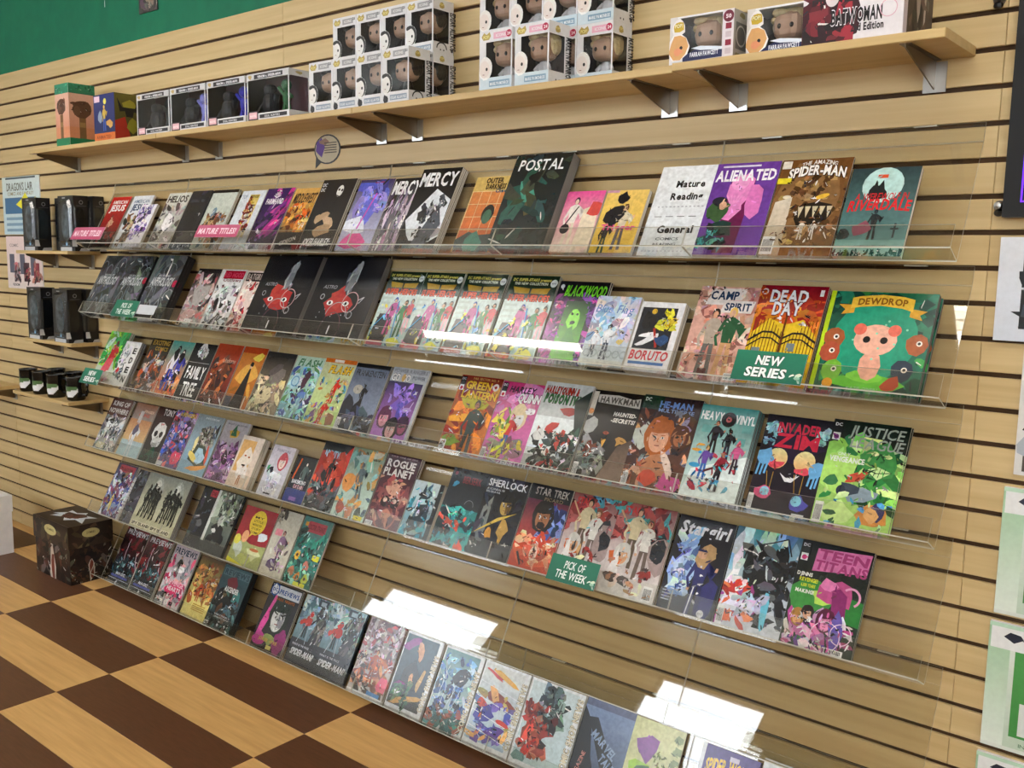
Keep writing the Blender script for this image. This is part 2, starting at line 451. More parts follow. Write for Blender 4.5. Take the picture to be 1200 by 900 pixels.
# ceiling lamps
LAMPS = [(-4.35, -1.75, -3.1, -1.42), (-1.1, -1.43, 0, -1.2), (1.3, -1.42, 2.4, -1.08), (.9, -3.9, 2.1, -3.6)]
WH = ['above the left half of the racks', 'above the right end of the racks', 'near the dark screen', 'at the right of the front row']
for (a, b, c, d), wh in zip(LAMPS, WH):
    r = empty('ceiling_light', ((a + c) / 2, (b + d) / 2, CE), label='rectangular ceiling light panel, ' + wh, cat='light', group='ceiling light panels')
    x, y = (c - a) / 2, (d - b) / 2; m = MB(); t = .03
    m.box(-x - t, -y - t, -.03, x + t, -y, 0); m.box(-x - t, y, -.03, x + t, y + t, 0); m.box(-x - t, -y, -.03, -x, y, 0); m.box(x, -y, -.03, x + t, y, 0)
    m.build('frame', 'lamph', r)
    m = MB(); m.box(-x, -y, -.02, x, y, -.012); m.build('diffuser', 'lamp', r)

# ------------------------------------------------------------------ acrylic racks
T = math.radians(28)
UV = Vector((0, math.sin(T), math.cos(T))); NV = Vector((0, -math.cos(T), math.sin(T)))
ZF = [1.54, 1.235, .930, .626, .321, .016]
YF = -.146
UX = [-.551 - .6115 * i for i in range(7)]
TIER = ['top', 'second', 'third', 'fourth', 'fifth', 'lowest']
UPOS = ['at the right end', 'second from the right end', 'third from the right end', 'third from the left end', 'second from the left end', 'at the left end']
def slab(a, b, th, x1):
    d = (Vector(b) - Vector(a)).normalized(); n = Vector((-d.y, d.x)) * th / 2
    m = MB(); A, B = Vector(a), Vector(b)
    P = [A + n, A - n, B - n, B + n]
    m.prism([tuple(p) for p in P], 0, x1, 0, 1)
    m.m[-4] = 1; m.m[-2] = 1
    return m
UW = .609
th = .003
a0 = (0, 0); fn = (NV.y * .058, NV.z * .058)
lp = (fn[0] + UV.y * .05, fn[1] + UV.z * .05)
bk = (YF * -1 - .0125, .2505)       # bend of the sheet at the wall
uparts = [('back_sheet', slab((.0016, -.0008), (bk[0] + .0014, bk[1]), th, UW)),
          ('top_flange', slab((bk[0] + .0012, bk[1] + .002), (bk[0] + .0105, bk[1] + .042), th, UW)),
          ('shelf_floor', slab((0.0005, -.0025), (fn[0], fn[1] - .0025), th, UW)),
          ('front_lip', slab((fn[0] - .0013, fn[1] - .001), (lp[0] - .0013, lp[1]), th, UW))]
hk = MB(); hk.box(0, bk[0] + .0095, bk[1] + .040, .05, .152, bk[1] + .043)
hkm = hk.mesh('wall_hook', 'acedge')
umesh = [(n, m.mesh(n, 'acrylic', 'acedge')) for n, m in uparts]
for r in range(6):
    for u in range(6):
        root = empty('acrylic_shelf', (UX[u + 1] + .001, YF, ZF[r]), label='clear acrylic sloping shelf of the %s tier, %s' % (TIER[r], UPOS[u]), cat='shelf', group='clear acrylic shelves on the slat wall')
        for n, me in umesh: link(bpy.data.objects.new(n, me), root)
        for x in (.1, .46): link(bpy.data.objects.new('wall_hook', hkm), root).location = (x, 0, 0)

# ------------------------------------------------------------------ book builder
def book_meshes(w, h, t, art, page, spinecol=None):
    m = MB(); e = .0008
    m.box(e, -t + .0004, e * 0, w - e, -.0003, h - e)
    pb = m.mesh('page_block', page)
    s = MB(); s.box(0, -.0003, 0, w, 0, h); s.box(0, -t + .0002, 0, e, -.0003, h)
    bc = s.mesh('back_cover', MT['black'] if spinecol is None else spinecol)
    return pb, bc, art.mesh('front_cover')
def place_book(kind, cat, X, tier, w, h, n, t, page, label, fn, off=0, grp=None, base=None, behind='identical copy stacked directly behind the '):
    art = Art(w, h, hash_(label)); fn(art)
    if kind in ('comic_book', 'magazine', 'paperback_book'): art.detail()
    pb, bc, fc = book_meshes(w, h, t, art, page)
    for i in range(n):
        o = off + i * t; front = i == n - 1; rn = random.Random(hash_(label) + i)
        dx = 0 if front else rn.uniform(-.002, .003)
        p = Vector((X + dx, YF, ZF[tier])) + NV * (o + .0004)
        lab = label if front else '%s from the front in the stack of the %s' % (ORD[n - 1 - i], short_(label, cat))
        r = empty(kind, p, (-T, 0, 0), lab[:200], cat, grp if front else 'copies behind: ' + label[:60])
        a = link(bpy.data.objects.new('front_cover', fc), r); a.location = (0, -t, 0)
        link(bpy.data.objects.new('page_block', pb), r); link(bpy.data.objects.new('back_cover', bc), r)
ORD = ['first', 'second', 'third', 'fourth', 'fifth', 'sixth', 'seventh', 'eighth', 'ninth']
SHORT = {}
def short_(label, cat):
    ws = label.split(); k = ' '.join(ws[:7]).rstrip(',')
    if SHORT.setdefault(k, label) != label: k = cat.split()[0] + ' ' + ' '.join(ws[-6:])
    return k
def hash_(s):
    v = 7
    for ch in s: v = (v * 131 + ord(ch)) % 1000003
    return v

W, H = .167, .256
K = 'comic_book'; P_ = 'paperback_book'; HC = 'hardcover_book'; MG = 'magazine'
ROWS = {0: [], 1: [], 2: [], 3: [], 4: [], 5: []}
def I(row, X, label, fn, w=W, h=H, n=2, t=.005, kind=K, cat='comic book', page='paper'):
    ROWS[row].append((X, label, fn, w, h, n, t, kind, cat, page))
# cover helpers
def badge(a, c='b02030'):
    a.r(.02, .86, .14, .98, '1a1a1e'); a.t('DC', .035, .935, .09, .03, 'f0f0f0'); a.r(.03, .80, .13, .87, 'e8e8e8'); a.e(.08, .83, .035, c=c)
def lightning(a, x, y, l, c, w=.012, seed=1):
    rn = random.Random(seed); p = [x, y]
    for i in range(5): x += rn.uniform(-.06, .08); y -= l / 5; p += [x, y]
    a.L(p, w, c)

# ------------------------------------------------------------------ tier 1 (top)
I(0, -4.175, 'dark red comic with white lettering at the far left of the top tier', lambda a: (a.g('2a0c0c', 'c02a24'), a.t('AMERICAN', .12, .86, .76, .07, 'f4e4e0'), a.t('JESUS', .12, .72, .76, .12, 'f6ecec', 2), a.f_(.45, .2, .42, 'd8a080', 'e0b090', 'a82a20', '702018'), a.s_(8, 'c0302a 5a1614', y1=.4)), w=.165)
I(0, -3.99, 'white-topped comic with blue lettering and a brown figure, near the top tier left end', lambda a: (a.g('c8ccd4', 'e2e6ea'), a.t('AMERICAN', .12, .86, .76, .07, '5a6a86'), a.t('JESUS', .12, .72, .76, .12, '3a4a66', 2), a.s_(18, '7a5a3a 4a3826 9a7a52 2e2a28 c8b090', .1, .05, .7, .66, .12)), w=.165)
I(0, -3.866, 'small white book with purple flowers leaning in front of the blue-lettered comic', lambda a: (a.g('e8e6ee'), a.s_(26, '8a76b8 b8a4d8 6a5a9a 3a3450 e8e0f0', 0, .2, .8, 1, .12), a.t('DEATH', .1, .86, .6, .08, '5a4a8a')), w=.125, h=.202, n=1, t=.012, kind=P_, cat='book')
I(0, -3.707, 'grey comic with black brush lettering across its pale top', lambda a: (a.g('8a8484', 'd8d8cc'), a.t('HELIOS', .06, .83, .88, .12, '1a1a1c', 2), a.s_(20, 'b8b0b0 6a6062 e8e4e0 948a90 504848', y1=.75, r=.14), a.b(.5, .45, .22, .3, 'f0ecec')), h=.26)
I(0, -3.522, 'plain charcoal paperback between the grey brush-lettered comic and the pale hunting scene', lambda a: (a.g('26272a', '2e3034'), a.t('DEAD LETTERS', .12, .8, .7, .05, '4a4c50'), a.s_(10, '2a2c30 36383c 222326', r=.2)), w=.142, h=.26, n=1, t=.016, kind=P_, cat='book', page='blackpaper')
I(0, -3.379, 'pale comic showing a rider and dogs in a misty field', lambda a: (a.g('b0b4a8', 'ccd4c8'), a.s_(26, '5a5248 8a5a3a b08a62 3a3632 6e7a88', .1, .1, .9, .6, .11), a.f_(.6, .2, .4, '6a4a32', hair='e0d8c0'), a.r(0, .95, 1, 1, '1c1c1e')), w=.17, h=.262)
I(0, -3.176, 'white comic with a narrow yellow and red picture strip', lambda a: (a.g('d6dce2'), a.r(.38, .2, .78, .93, 'e8dcb0', 'd6ba58'), a.s_(18, '7a2a2a c8a83a 2a2426 e8e0d0 a04038', .4, .3, .75, .88, .09), a.t('BITTER ROOT', .4, .87, .36, .05, '2a2418'), a.t('TOP', .06, .86, .22, .07, '8a96a8')), w=.152, h=.252)
I(0, -3.019, 'dark purple comic split by a magenta diagonal flare', lambda a: (a.g('2e2438', '3a2058'), a.p([.25, .2, .62, .5, .86, 1, 1, 1, 1, .75, .6, .25], 'b02a86', 'c8348e'), a.s_(12, 'd84aa0 8a2a80 5a2a6a', .3, .2, 1, 1, .12, 3, .9), [a.L([.45, .84, .45 + .13 * math.cos(t_), .84 + .1 * math.sin(t_)], .02, 'f0ecf4') for t_ in (.4, .8, 1.2, 1.57, 1.95, 2.35, 2.75)], a.t('FARMHAND', .12, .74, .62, .09, 'f0ecf4', 2), a.s_(6, 'd8d0e0 786a90', 0, .02, .5, .3, .06)), w=.162)
I(0, -2.85, 'golden orange comic with black brush lettering over a fiery scene', lambda a: (a.g('3a2016', 'd8a85a'), a.t('MIDDLEWEST', .06, .76, .88, .16, '33190c', 2, .15), a.s_(24, 'e07a22 f0a848 c85a1c 5a2a14 f8d080', y0=.3, y1=.72, r=.13), a.r(0, 0, 1, .28, '181416'), a.t('GIDEON', .25, .06, .6, .07, 'c8c0b8', 1, 0, None, .3)), w=.14, h=.25)
I(0, -2.706, 'black comic of a pale clown-like face above folded pale arms', lambda a: (a.g('1a1a1c', '232325'), a.e(.62, .83, .09, .13, 'e0dcd4'), a.e(.58, .85, .03, c='1c1c1c'), a.e(.67, .84, .03, c='1c1c1c'), a.L([.56, .77, .66, .75], .02, '402020'), a.b(.35, .45, .22, .1, 'b89a7a', .4), a.b(.62, .4, .2, .11, 'c8a888', -.5), a.b(.55, .27, .26, .12, 'a88a6a', .2), a.L([.3, .5, .55, .66, .6, .74], .05, '2a2a2a'), a.t('DC', .04, .9, .12, .05, 'e8e8e8'), a.t('DC', .04, .83, .12, .05, 'e8e8e8'), a.t('JOKER/HARLEY:', .1, .06, .8, .1, 'f0f0f0', 2, .2)), w=.178, h=.278, n=2, t=.006)
I(0, -2.505, 'comic of a blue and violet figure with a pink glow at its base', lambda a: (a.g('c8c8e8', '3a2e5a'), a.b(.5, .55, .28, .34, '6a6ed8', .2), a.b(.72, .86, .2, .22, '6058c0'), a.s_(10, '7c84e8 5450b0 a89af0', .2, .4, .95, .95, .16), a.b(.35, .35, .35, .2, 'e8ecf8'), a.b(.5, .12, .4, .18, 'e85aa0'), a.L([.62, .8, .5, .5, .42, .3], .04, 'd85ac0'), a.L([.45, .95, .7, .96], .02, 'a02a3a')), w=.168, h=.27)
I(0, -2.335, 'black and white streaked comic half hidden by the thick black stack beside it', lambda a: (a.g('8e8a90', '18181a'), a.s_(26, 'd8d4dc 5a565c 2c2a2e b0a8b0 a890a8', y1=.75, r=.16, asp=5, ang=1.5, spread=.3), a.t('MERCY', .04, .78, .9, .18, 'f2f2f2', 2)), w=.15, h=.268)
I(0, -2.198, 'thick stack of black comics with large white gothic lettering over a diamond of white', lambda a: (a.g('14161a', '101012'), a.p([.02, .35, .55, .74, .98, .6, 1, .15, .8, .08, .25, .1], 'e2e8ee'), a.s_(14, '3a3e44 6a6e76 24262a 9a9ea6', .35, .1, .85, .6, .1), a.b(.4, .42, .14, .12, '2a2a2e'), a.p([.35, .02, .75, .55, .95, .3, .7, 0], '50555e'), a.p([.0, 0, .3, .1, .0, .28], '101216'), a.t('MERCY', .04, .78, .92, .17, 'f4f4f4', 2)), w=.17, h=.285, n=5, t=.0055)
I(0, -1.969, 'orange grid comic with a green-faced figure in a dark coat', lambda a: (a.g('c8a05a', 'd8b86a'), a.r(.02, .12, .98, .8, 'd0602e', 'dc8a4a'), [a.L([.02 + .24 * i, .12, .02 + .24 * i, .8], .012, 'f0d8a0') for i in range(5)], [a.L([.0, .12 + .17 * i, 1, .12 + .17 * i], .012, 'f0d8a0') for i in range(5)], a.b(.5, .05, .42, .4, '3a4644'), a.b(.45, .12, .2, .24, '4a8a7a'), a.e(.6, .5, .15, .2, '201c18'), a.e(.6, .46, .11, .16, '4a7056'), a.t('OUTER', .28, .91, .44, .07, '2a1a10', 2), a.t('DARKNESS', .32, .83, .5, .07, '2a1a10', 2), a.t('Chew', .6, .78, .3, .05, '28506a', 2)), w=.165, h=.256)
I(0, -1.813, 'thick dark green-black hardcover with tall white condensed lettering', lambda a: (a.g('222c2c', '1c2426'), a.b(.42, .55, .28, .3, '27524a', .6, j=.5), a.b(.4, .6, .13, .22, '4a9a86', .9), a.b(.62, .45, .2, .15, '5a5236'), a.s_(14, '2a4440 1e2a2a 30584e 3a4432', r=.16), a.e(.45, .75, .1, .06, '16191a'), a.t('POSTAL', .1, .83, .8, .12, 'f2f4f4', 1, .05)), w=.205, h=.305, n=1, t=.035, kind=HC, page='greypaper', cat='book')
I(0, -1.599, 'small pink and white book of a dark-haired figure with a shoulder bag', lambda a: (a.g('f0dcc8', 'e8509a'), a.f_(.33, .1, .8, 'f0e6dc', 'f0d0b8', '4a2040', 'e8d8c0'), a.p([.55, 0, .58, .7, .95, .8, 1, .1], 'f0e0c4'), a.b(.85, .68, .16, .2, 'd85048'), a.e(.22, .38, .12, .12, '241a22'), a.L([.2, .45, .42, .75], .03, '241a22')), w=.127, h=.19, n=1, t=.014, kind=P_, cat='book')
I(0, -1.466, 'small yellow book of a running figure in black with a pink title', lambda a: (a.g('e8c048', 'f0cc70'), a.f_(.58, .05, .72, 'e0d4b8', 'e8b890', '5a4028', '6a6468'), a.b(.38, .58, .26, .2, '1c1c22', .6), a.f_(.25, .0, .5, '23232a', hair='1a1a1a', legs='4a5a48'), a.b(.45, .87, .13, .14, '16161a'), a.t('Trigger', .12, .36, .8, .09, 'e85890', 2), a.r(0, .96, .3, 1, 'd8a0b8')), w=.131, h=.188, n=1, t=.014, kind=P_, cat='book')
I(0, -1.324, 'white printed sheet reading Mature Reading above General', lambda a: (a.g('dfe5ea', 'eef2f4'), a.t('Mature', .34, .76, .5, .075, '16181c', 2), a.t('Reading', .3, .62, .56, .075, '16181c', 2), [a.e(.14 + .07 * i, .54, .022, .014, 'b8bcc2', n=6) for i in range(12)], [a.L([.12 + .2 * i, .43, .25 + .2 * i, .43], .01, '3a3e44') for i in range(4)], a.t('General', .24, .25, .62, .08, '16181c', 2), a.t('COMICS', .26, .17, .4, .03, '4a4e54'), a.t('READING', .24, .11, .4, .03, '4a4e54'), [a.e(.08 + .07 * i, .05, .02, .014, 'b8bcc2', n=6) for i in range(12)]), w=.168, h=.262, n=1, t=.001, kind='paper_sheet', cat='sign')
I(0, -1.159, 'purple comic with a crouching hooded figure and a big pink hand', lambda a: (a.g('6a3c98', '6a3c98'), a.p([.3, .02, .3, .8, .68, .8, .62, .02], '5a1440', '7a1c54'), a.b(.5, .7, .2, .24, 'e88ac8'), a.b(.72, .58, .14, .26, 'e07ac0'), a.e(.45, .78, .14, .13, 'f0a0d4'), [a.L([.42, .5, .3 + .06 * i, .64], .025, 'ee98d0') for i in range(5)], a.b(.42, .45, .16, .1, 'e88ac8', .8), a.b(.22, .45, .18, .17, '3a5a34'), a.b(.3, .28, .26, .16, '1e3a34'), a.e(.2, .58, .12, .07, '24242e'), a.e(.27, .53, .06, .07, 'd8a888'), a.b(.25, .12, .24, .12, '16384a'), a.s_(8, '0f1c22 2a8a90 60b8b8', .02, .02, .45, .25, .07), a.r(.1, .95, .7, .97, 'e0d8ec'), a.t('ALIENATED', .03, .8, .94, .12, 'f6f2fa', 2)), w=.168, h=.256)
I(0, -.987, 'brown comic of a huge scaly monster snout over two tiny people', lambda a: (a.g('7a5630', '6e4620'), a.b(.55, .62, .5, .5, '86623a'), a.s_(60, '5a3c1e 9a7244 6a4a2a b08a58 4a3018', .1, .1, 1, .85, .06, 1.4), a.b(.62, .42, .28, .2, '20160e'), [a.p([.4 + .1 * i, .5, .44 + .1 * i, .38, .48 + .1 * i, .5], 'cfc0a0') for i in range(5)], a.e(.7, .6, .1, .035, 'f0c040', rot=.3), a.e(.2, .6, .06, .03, 'e8dcc0'), a.p([0, 0, .05, .55, .28, .6, .3, 0], 'b8a488', 'd8ccb8'), a.f_(.52, .16, .2, 'd8d0c4', hair='181818'), a.f_(.68, .16, .19, 'e8e4e0', hair='e0dcd0'), a.t('THE AMAZING', .3, .91, .5, .045, 'ece8e0', 1, arc=.03), a.t('SPIDER-MAN', .14, .79, .8, .1, 'f4f0ea', 2, out='2a1c10', arc=.04), a.r(.02, .9, .15, .98, 'e8e0d0'), a.r(0, .74, .2, .8, 'e8d830'), a.k(.02, .01, .18, .18)), w=.17, h=.256)
I(0, -.811, 'teal digest book of a creature before a pale full moon with red dripping lettering', lambda a: (a.g('5a8a88', '24383c'), a.e(.5, .8, .3, .3, 'b8dcd8'), a.r(.4, .88, .55, .92, 'd85030'), a.b(.45, .72, .15, .12, '141c20'), a.p([.35, .72, .4, .86, .44, .78, .5, .86, .55, .72], '141c20'), a.t('A WEREWOLF IN', .14, .63, .76, .08, 'c82028', 1, .1), a.t('RIVERDALE', .06, .5, .9, .12, 'd82028', 2, .1, arc=.02), a.r(0, 0, 1, .18, 'a8ccc4', '6a9a94'), a.s_(30, '22383a 2e4c4c', 0, -.02, 1, .06, .03, 3, 1.57), a.f_(.5, .18, .34, '1c262a', '2a3a3e', '1c262a'), a.b(.35, .3, .16, .12, '8a4a5a'), a.L([.82, .2, .82, .36], .03, '1c2a2c'), a.L([.76, .3, .88, .3], .03, '1c2a2c'), a.b(.1, .24, .12, .1, '1c2a2c'), a.t('A SUPERNATURAL TALE', .3, .1, .45, .02, '6a5a5a')), w=.15, h=.222, n=1, t=.012, kind=P_, cat='book')

# ------------------------------------------------------------------ tier 2
def smoke(a):
    a.g('3a3e42', '3c4043'); a.s_(16, '4e5458 2e3236 606668 464c50', r=.2, asp=3)
    for k in range(9):
        x = a.rn.uniform(.1, .9); y = a.rn.uniform(.1, .8); a.ring(x, y, a.rn.uniform(.08, .2), .012, '8a9094', 10, 0, 4, a.rn.uniform(.1, .3))
    a.L([.2, .05, .35, .3, .5, .15, .65, .32, .8, .05], .03, '7e8488'); a.t('ANTHOLOGY', .12, .52, .76, .13, 'b8bcbe', 2, out='5a6064'); a.t('ISSUE', .3, .66, .4, .03, 'a0a6a8')
I(1, -4.275, 'tall smoke-grey book at the left end of the second tier', smoke, w=.214, h=.3, n=1, t=.02, kind=HC, page='blackpaper', cat='book')
I(1, -4.057, 'tall smoke-grey book with a red disc beside it, middle of the three', lambda a: (smoke(a), a.e(.95, .6, .07, c='b01838'), a.ring(.95, .6, .04, .012, '3a0a14')), w=.22, h=.3, n=2, t=.012, kind=HC, page='blackpaper', cat='book')
I(1, -3.793, 'tall smoke-grey book with a pink disc, rightmost of the three', lambda a: (smoke(a), a.e(.95, .56, .07, c='c82050'), a.ring(.95, .56, .04, .012, '400a1a')), w=.22, h=.3, n=3, t=.012, kind=HC, page='blackpaper', cat='book')
I(1, -3.497, 'comic of grey and pink beastly shapes under a dark band', lambda a: (a.g('b09a98', '241c1e'), a.s_(40, 'b8b0ac 8a8280 d8cac6 a85a5e 3a3436 d89a9a', y1=.86, r=.12), a.b(.5, .55, .3, .3, 'a8a29e'), a.b(.4, .2, .3, .15, 'd0a8a4'), a.t('DC', .04, .9, .1, .06, 'e0e0e0'), a.r(.3, .02, .6, .12, 'e8e8e8')), w=.165)
I(1, -3.329, 'white comic with a bold red title block and scribbled grey figures', lambda a: (a.g('dcdcdc'), a.r(.15, .84, .95, .98, 'a8102c'), a.t('RED HOOD', .18, .87, .74, .08, 'd84060', 2), a.t('Outlaws', .2, .79, .7, .06, '7a1020', 1), a.s_(36, '2a2a2c 8a8e90 c8ccce f0f0f0 9a6a6c b8bcbe', y1=.76, r=.11), a.b(.3, .4, .1, .16, '1c1c1e')), w=.167)
I(1, -3.156, 'pale comic with a dark lettered header and peach and red figures', lambda a: (a.g('e4cfc6'), a.r(.05, .82, .95, .97, '2a1a1c'), a.t('BATGIRL', .1, .85, .8, .1, 'b8a8a0', 2), a.s_(34, 'f0e0d8 d8a89a b03038 e8c0b0 5a3234 f4ece8', y1=.8, r=.12)), w=.116, h=.254)
def blackart(a):
    a.g('17171b', '1b1b20'); a.b(.48, .4, .24, .13, 'a82c2c', .1, j=.35); a.b(.45, .5, .14, .12, 'b83a34'); a.p([.38, .5, .5, .62, .56, .5], 'b03030')
    a.s_(8, '8a8e92 5a5e62 b0b4b6', .5, .58, .62, .86, .05, 3, 1.3); a.b(.56, .7, .05, .14, '7a7e82', -.2); a.b(.6, .85, .035, .09, '9a9ea0', -.3)
    for k in (.34, .6): a.e(k, .43, .05, .03, 'e8e4e0'); a.e(k, .43, .02, c='181010')
    a.ring(.66, .45, .12, .01, 'c8a0a0'); a.ring(.5, .28, .16, .01, '9a9a9c', 16, 0, 3.1); a.ring(.72, .3, .04, .01, 'a0a0a4')
    a.t('ASTRO', .14, .6, .22, .045, 'a8a8ac', 0, .2); a.ring(.18, .5, .03, .008, 'c0c0c4'); a.L([.78, .48, .86, .52, .8, .44], .008, 'c8c8cc')
    a.ring(.48, .12, .16, .01, '6a4a50', 16, 0, 6.2, .2); a.L([.48, .06, .48, .16], .02, 'd8d8dc')
    for k in range(8): a.e(a.rn.uniform(.2, .8), a.rn.uniform(.15, .4), .008, c='b0b0b4', n=5)
I(1, -3.039, 'large black art book with a red smoking mask, left of the two', blackart, w=.315, h=.315, n=1, t=.022, kind=HC, page='greypaper', cat='book')
I(1, -2.7, 'large black art book with a red smoking mask, right of the two', blackart, w=.318, h=.315, n=1, t=.022, kind=HC, page='greypaper', cat='book')
def sup(a):
    a.g('a8c8c0', 'd8e4e0'); a.r(0, .7, 1, 1, '18301c'); a.t('DC SUPER-STARS present', .05, .93, .8, .035, 'd8c860', 2); a.t('THIS NEW COLLECTION', .1, .885, .7, .03, 'e8e8d8', 2)
    a.p([.1, .86, .46, .84, .46, .78, .16, .78], 'b08a20'); a.p([.5, .84, .88, .85, .84, .78, .5, .78], 'b08a20'); a.t('SUPER-HEROES', .06, .69, .86, .075, 'e04818', 2, out='5a1008')
    a.e(.92, .91, .07, c='dfe6e8'); a.t('100', .88, .9, .08, .02, '405060')
    for k in range(4): a.r(.04, .62 - .07 * k, .3, .65 - .07 * k, 'b8c8c0')
    a.p([.0, .0, .12, .42, .5, .42, .5, 0], '1a2028'); a.f_(.45, .15, .5, 'c05a9a', 'd8b090', '3a5ab0', 'b8407a'); a.f_(.76, .12, .5, '1e7a3a', 'd8b090', '141414', '1c5a2a'); a.f_(.92, .2, .44, 'c8404a', legs='e0b0b8')
    a.L([.55, .6, .68, .05], .03, '2a8ac8'); a.L([.0, .2, .3, .42], .02, '3a9ad0'); a.s_(10, 'f0e850 58a8d0 e8a0c0 2a3a50', y1=.6, r=.05)
    a.b(.75, .06, .16, .1, 'd8d838'); a.r(.0, 0, .5, .06, 'd03a30')
for i, (x, lb) in enumerate(((-2.351, 'leftmost'), (-2.185, 'second from left'), (-2.008, 'third from left'), (-1.825, 'rightmost'))):
    I(1, x, 'green-headed superhero collection comic with orange title, %s of the four' % lb, sup, w=.168 if i < 3 else .178, h=.268, n=3)
I(1, -1.64, 'black and purple comic with a glowing green ghost face in a tall panel', lambda a: (a.g('2a1034', '141018'), a.s_(22, '8a2a8a b03aa0 5a1a6a d84a9a 3a1a5a', 0, .02, .3, .78, .1), a.s_(14, '7a4aa0 b03a90 4a2a70', .72, .02, 1, .78, .1), a.r(.26, .05, .74, .76, '58b828', '143a1c'), a.b(.5, .55, .13, .2, '8ae048'), a.e(.45, .6, .025, .02, '1c3a14'), a.e(.55, .6, .025, .02, '1c3a14'), a.e(.5, .5, .05, .03, '1c3a14'), a.b(.5, .3, .12, .2, '3a8a28'), a.t('BLACKWOOD', .16, .82, .8, .13, '6ac820', 2, .12, out='143010'), a.r(.02, .86, .13, .98, '20202a'), a.e(.08, .93, .04, c='d8d8dc')), w=.172, h=.254, n=3)
I(1, -1.482, 'small pale blue watercolour book of students at a railing', lambda a: (a.g('c8d4da', 'b8c8e0'), a.s_(26, 'd8dce8 c0b8d0 a8c0dc e4d8dc 8ab0d0', y0=.4, r=.16), a.t('Blue Flag', .04, .76, .86, .12, '5a7ab8', 0, .15), a.f_(.5, .1, .5, 'e8ecf0', 'e8c8a8', '2a2e38', '4a5260'), a.f_(.22, .12, .38, 'dce4ea', 'e8c8a8', '5a4a3a', '5a6470'), [a.ring(.12 + .17 * i, .18, .07, .03, 'a8b4b8') for i in range(6)], a.r(0, .04, 1, .09, 'c8ccc8'), a.b(.8, .36, .1, .06, 'd8c070')), w=.14, h=.206, n=1, t=.014, kind=P_, cat='book')
I(1, -1.343, 'small white book of two caped fighters with yellow bursts and a red title', lambda a: (a.g('e8e8ec'), a.r(.06, .32, .86, .92, '23262c'), a.s_(10, 'e8d820 f0e440 d8c010', .55, .6, .88, .88, .09), a.b(.3, .72, .16, .2, '1a1a1e'), a.e(.35, .86, .06, c='d8b030'), a.b(.4, .46, .3, .07, 'e0e0e4', .5), a.b(.3, .52, .2, .05, 'f0f0f4', .2), a.L([.45, .62, .6, .35], .05, 'a83028'), a.b(.68, .45, .16, .12, '2a4a78'), a.t('BORUTO', .06, .17, .86, .13, 'd83848', 2, .12, out='f4f0f0'), a.r(.08, .1, .88, .14, '4a78b8'), a.r(.1, .04, .3, .06, '888c98'), a.r(.4, .04, .85, .06, '888c98')), w=.131, h=.198, n=2, t=.012, kind=P_, cat='book')
I(1, -1.19, 'salmon pink comic of two hikers, one in a green jacket', lambda a: (a.g('d8a898', 'dca898'), a.s_(60, 'c88a7c e4b8a8 b8786c ecc8b8 d09484', r=.09, asp=1.2), a.p([.14, .8, .2, .98, .78, .98, .72, .86, .46, .85, .44, .8], 'e8e0dc'), a.p([.42, .72, .46, .85, .96, .85, .92, .72], 'e8e0dc'), a.t('CAMP', .2, .86, .46, .09, '243a5a', 2), a.t('SPIRIT', .48, .745, .42, .08, '243a5a', 2), a.f_(.37, .04, .72, 'b8a898', 'd8a080', '2a1a18', '6a6864'), a.f_(.65, .06, .72, '2a5a3a', 'e0b090', 'e8c060', 'd0a070'), a.r(.32, .04, .46, .12, '5a2a2a'), a.k(.76, .02, .2, .07)), w=.166, h=.256)
I(1, -1.022, 'red and yellow comic of tall iron gates, with a torn white title', lambda a: (a.g('e8c018', 'c04018'), a.r(0, .7, 1, 1, 'b82c20', '780c20'), a.s_(16, 'd05020 e87828 a83020 f09030', y0=.6, y1=.9, r=.12), a.p([.02, .05, .02, .5, .25, .66, .5, .6, .5, .05], 'e8c428'), a.p([.5, .05, .5, .6, .75, .66, .98, .5, .98, .05], 'e8c428'), [a.L([.04 + .048 * i, .1, .04 + .048 * i, .58 + .08 * math.sin(i * .42)], .012, '6a4010') for i in range(20)], a.L([.0, .42, .2, .52, .35, .52, .5, .46, .65, .52, .8, .52, 1, .44], .03, '2a1c14'), a.L([.0, .36, .2, .46, .35, .46, .5, .4, .65, .46, .8, .46, 1, .38], .02, '2a1c14'), a.L([.5, .1, .5, .7], .03, '6a3a18'), [a.r(x, y, x + .12, y + .08, '7a8488') for x, y in ((.1, .28), (.34, .24), (.6, .34), (.8, .24))], a.t('DEAD', .18, .83, .56, .12, 'e8e8ea', 2, out='5a1018'), a.t('DAY', .26, .7, .42, .13, 'e8e8ea', 2, out='5a1018'), a.t('1', .9, .9, .05, .06, 'f0f0f0', 2), a.ring(.08, .93, .04, .02, 'e0d0d0')), w=.168, h=.26, n=4)
